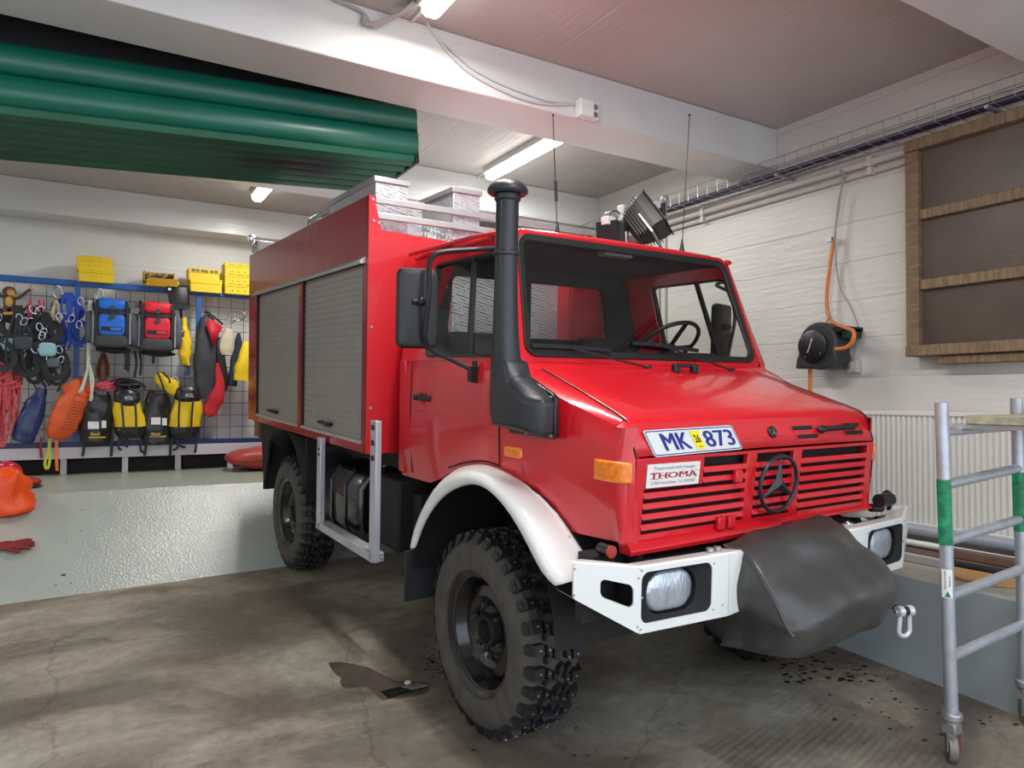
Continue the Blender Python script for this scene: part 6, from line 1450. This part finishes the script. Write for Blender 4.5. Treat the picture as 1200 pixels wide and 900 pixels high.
# ---- plush monkey with outstretched arms
t = top('plush_monkey', 11, 353, 'brown plush toy monkey with outstretched arms sitting on the rack', 'toy', None, .12)
MK = fabric('brown_plush', (92, 64, 44), .9); MT_ = fabric('tan_plush', (206, 160, 92), .9)
u = lambda x, y, d=.12: RP(x, y, d)-t.location
MB().ball(u(11, 354), (.055, .05, .085), 16, 12).build('torso', MK, t, smooth=60)
MB().ball(u(11, 354)+Vector((0, -.035, 0)), (.036, .025, .06), 12, 8).build('belly', MT_, t)
hd = MB().ball(u(11, 342), (.062, .055, .058), 18, 12).build('head', MK, t, smooth=60)
MB().ball(u(13, 343)+Vector((0, -.04, 0)), (.036, .03, .036), 12, 10).ball(u(15, 346.5)+Vector((0, -.05, 0)), (.032, .026, .020), 12, 8).build('face', MT_, hd)
MB().ball(u(6.5, 341.5)+Vector((0, -.02, 0)), (.018, .014, .024), 10, 8).build('ear', MT_, hd); MB().ball(u(15.5, 340)+Vector((0, .02, 0)), (.016, .012, .02), 10, 8).build('ear', MT_, hd)
MB().ball(u(12, 341)+Vector((0, -.072, 0)), .006, 8, 6).ball(u(14.5, 341)+Vector((0, -.07, 0)), .006, 8, 6).each('eye', BLACKP, hd)
MB().box(u(12.5, 348)+Vector((0, -.078, 0)), u(16, 347.2)+Vector((0, -.072, 0))).build('mouth', mat('plush_mouth', (150, 50, 50), .8), hd)
for pts, hnd in ((((13, 350), (22, 349), (30, 343), (36, 339)), (37, 338)), (((9, 350), (2, 347), (-6, 343), (-12, 341)), (-13, 340))):
    m = MB().tube(smoothpath([u(x, y) for x, y in pts], 4), .016, 8); m.build('arm', MK, t); MB().ball(u(*hnd), (.024, .02, .024), 10, 8).build('hand', MT_, t)
for s in (-1, 1):
    MB().tube(smoothpath([u(11, 360), u(11+s*5, 361, .18), u(11+s*5.5, 364, .2), u(11+s*2.5, 367, .2)], 4), .021, 8).build('leg', MK, t); MB().ball(u(11+s*3, 367.5, .21), (.04, .03, .018), 12, 8).build('foot', MT_, t)

# ---- shovel, garments
t = top('snow_shovel', 208, 336, 'black snow shovel hanging blade up at the top right of the rack', 'shovel', None, .10)
q_ = Quad(RP(199, 358, .12)-t.location, RP(222, 359, .12)-t.location, RP(220.5, 335, .10)-t.location, RP(195, 335, .10)-t.location); m = MB()
m.grid([[q_(s_, t_, .02*math.cos((s_-.5)*PI)+.01*math.sin(t_*PI)) for s_ in [i/10 for i in range(11)]] for t_ in [i/8 for i in range(9)]]); sb_ = m.build('blade', BLACKP, t, solid=.012)
MB().tube([RP(211.5, 356, .13)-t.location, RP(213, 376, .10)-t.location, RP(214, 396, .08)-t.location], .018, 10).build('shaft', BLACKP, t)
m = MB().box(RP(200, 361, .15)-t.location, RP(222, 357.5, .12)-t.location); m.build('blade_step', BLACKP, t); MB().box(RP(197, 340, .145)-t.location, RP(200.5, 337.5, .14)-t.location).build('sticker', STICK, t)
t = drybag([(215, 373, 2.5, .12), (216, 385, 5, .12), (217, 400, 7.5, .13), (218, 415, 7, .13), (216, 428, 6, .12)], YEL, 'yellow waterproof jacket bundle hanging under the shovel', 'jacket', 'jacket', seed=41, crease=.03)
m = MB(); strap(m, [RP(219, 425, .14), RP(221, 432, .14), RP(219, 440, .14)], .05); shift(m, t).build('navy_trim', mat('navy_cloth', (44, 56, 90), .7), t); shift(MB().ball(RP(213, 390, .22), (.03, .02, .05), 8, 6, fn=lambda p: wob(p, 20, .02, 2)), t).build('metal_buckles', mat('brass_buckle', (120, 80, 50), .4, metal=.5), t)
JD = fabric('charcoal_shell', (54, 56, 60), .6); JR = fabric('red_shell', (190, 28, 44), .6)
t = drybag([(243, 368, 4, .15), (243, 378, 9, .15), (241, 400, 12, .15), (240, 425, 12.5, .15), (240, 450, 11.5, .15), (241, 467, 9, .15)], JD, 'charcoal and red mountain jacket hanging on a hanger at the right of the rack', 'jacket', 'jacket', seed=51, dr=.5, crease=.02)
shift(sack_mb([(254, 395, 3, .13), (258, 415, 6, .13), (262, 440, 5.5, .13), (264, 458, 3, .13)], .6, 52, crease=.015), t).build('sleeve', BLKF, t, smooth=60)
shift(sack_mb([(255, 425, 2, .17), (257, 450, 6, .17), (252, 468, 10, .17), (245, 482, 8, .17), (242, 487, 4, .17)], .5, 53, crease=.02), t).build('red_lining', JR, t, smooth=60)
q_ = Quad(RP(243, 373, .235), RP(250.5, 407, .25), RP(252, 404, .25), RP(262, 382, .20)); m = MB(); m.add([RP(246, 373, .25), RP(261, 383, .22), RP(250, 406, .26), RP(241, 379, .235)], [(0, 1, 2, 3)]); shift(m, t).build('red_collar', JR, t, solid=.006)
m = MB().tube(smoothpath([RP(240, 366, .12), RP(246, 367, .2), RP(254, 374, .2), RP(261, 380, .15)], 4), .012, 6); shift(m, t).build('collar_edge', BLKF, t)
m = MB().tube(smoothpath([RP(240, 376, .1), RP(243, 368, .08), RP(250, 374, .1)], 4), .008, 6).tube(smoothpath([RP(243, 368, .08), RP(243, 363, .06), RP(246, 361, .04)], 4), .006, 6); shift(m, t).build('hanger', METALK, t)
t = drybag([(268, 386, 4, .12), (266, 396, 7.5, .12), (264, 408, 9, .12), (264, 416, 7.5, .12)], fabric('beige_canvas', (196, 188, 158), .8), 'small beige canvas bag hanging right of the mountain jacket', 'canvas_bag', 'bag', seed=61, crease=.015)
t = drybag([(280, 391, 2.5, .10), (279, 405, 5, .10), (275, 430, 6, .10), (272, 452, 5.5, .10)], mat('navy_trouser_cloth', (34, 42, 66), .8, bump=.3), 'narrow navy garment hanging behind the beige bag', 'trousers', 'garment', seed=62, crease=.02)
t = drybag([(290, 400, 4, .15), (289, 415, 8, .15), (286, 432, 11, .15), (285, 446, 10, .15)], YEL, 'yellow drawstring bag hanging at the far right of the rack beside the truck', 'drawstring_bag', 'bag', seed=63, crease=.015)

# ---- on the floor and the ramp at the left
def surf(px, py):
    lo, hi = 6.0, YP
    f = lambda y: P(px, py, 1, y)
    if f(YP).z > ZP: return P(px, py, 2, ZP)
    for _ in range(40):
        mid = (lo+hi)/2; p = f(mid)
        if p.z > ramp_z(p.x, mid): lo = mid
        else: hi = mid
    return f(mid)
p = P(8, 563, 2, ZP)
t = empty('helmet', p, 'pink red helmet with dark inside lying on the platform at the left edge', 'helmet')
HM = mat('pink_red_helmet', (214, 30, 62), .3, coat=.4)
m = MB(); 
g = [[Vector((.135*math.cos(a)*math.cos(ph)-.0, .155*math.sin(a)*math.cos(ph), .02+.17*math.sin(ph)+(.05 if math.sin(a) < -.2 else 0)*(1-math.sin(ph)))) for a in [2*PI*i/24 for i in range(25)]] for ph in [PI/2*i/8 for i in range(9)]]
m.grid(g); m.build('shell', HM, t, solid=.012, smooth=60)
MB().ball((0, .02, .07), (.11, .125, .08), 16, 10).build('padding', BLACKP, t)
m = MB(); 
for k in (-1, 1): m.ball((k*.04, -.09, .165), (.02, .015, .006), 8, 6)
m.each('vent', STICK, t)
p = P(33, 571, 2, ZP); t = empty('cap', p, 'small dark red and black cap lying on the platform edge beside the helmet', 'cap')
MB().ball((0, 0, .045), (.10, .09, .05), 16, 10, fn=lambda q: wob(q, 10, .02, 9)).build('crown', fabric('dark_red_cloth', (170, 38, 32), .6), t, smooth=60); MB().ball((.02, -.07, .018), (.10, .06, .016), 14, 8).build('brim', BLKF, t)
p = surf(5, 602); t = empty('orange_stuff_sack', p, 'bright orange nylon sack slumped on the ramp at the left edge', 'bag')
m = MB().ball((-.0, .05, .17), (.20, .17, .20), 30, 20, e=.8, e2=.7, fn=lambda q: wob(wob(Vector((q.x*(1-.3*q.z/.2), q.y, q.z)), 8, .05, 3), 22, .022, 5)); m.build('sack_body', mat('orange_nylon', (246, 84, 16), .42, bump=.4, bscale=12), t, smooth=70)
p = surf(8, 643); t = empty('glove', p, 'dark red work glove with black cuff lying on the ramp at the left edge', 'glove')
GL = fabric('dark_red_leather', (130, 30, 28), .6)
rt = Matrix.Rotation(.45, 3, 'X')
m = MB().ball((.0, 0, .025), (.085, .055, .022), 16, 10, rot=rt)
for k, (yy, ln) in enumerate(((-.04, .10), (-.013, .125), (.014, .12), (.04, .10))): m.tube([rt @ Vector((.05, yy, .028)), rt @ Vector((.09+ln*.4, yy*1.2, .034)), rt @ Vector((.06+ln, yy*1.35, .026))], .013, 8, rs=[.014, .0135, .010])
m.tube([rt @ Vector((.01, -.05, .03)), rt @ Vector((.05, -.09, .04)), rt @ Vector((.09, -.10, .03))], .014, 8); m.build('hand_part', GL, t, smooth=60)
MB().ball(rt @ Vector((-.12, 0, .03)), (.07, .06, .03), 14, 8, rot=rt).build('cuff', BLKF, t)
p = P(292, 551, 2, ZP); t = empty('red_cushion', (1.85, 8.85, ZP), 'flat faded red cushion lying on the platform behind the truck wheel', 'cushion')
m = MB().ball((.05, .0, .14), (.48, .30, .14), 28, 14, e=.4, e2=.8, fn=lambda q: wob(Vector((q.x, q.y, q.z*(1+.25*(q.x/.48)))), 6, .02, 4)); m.build('cover', fabric('faded_red_vinyl', (170, 62, 56), .45), t, smooth=60)
m = MB().tube([(.05+.48*math.copysign(abs(math.cos(a))**.4, math.cos(a)), .30*math.copysign(abs(math.sin(a))**.4, math.sin(a)), .135) for a in [2*PI*i/48 for i in range(48)]], .008, 6, closed=True); m.build('piping', mat('red_piping', (150, 40, 40), .5), t)
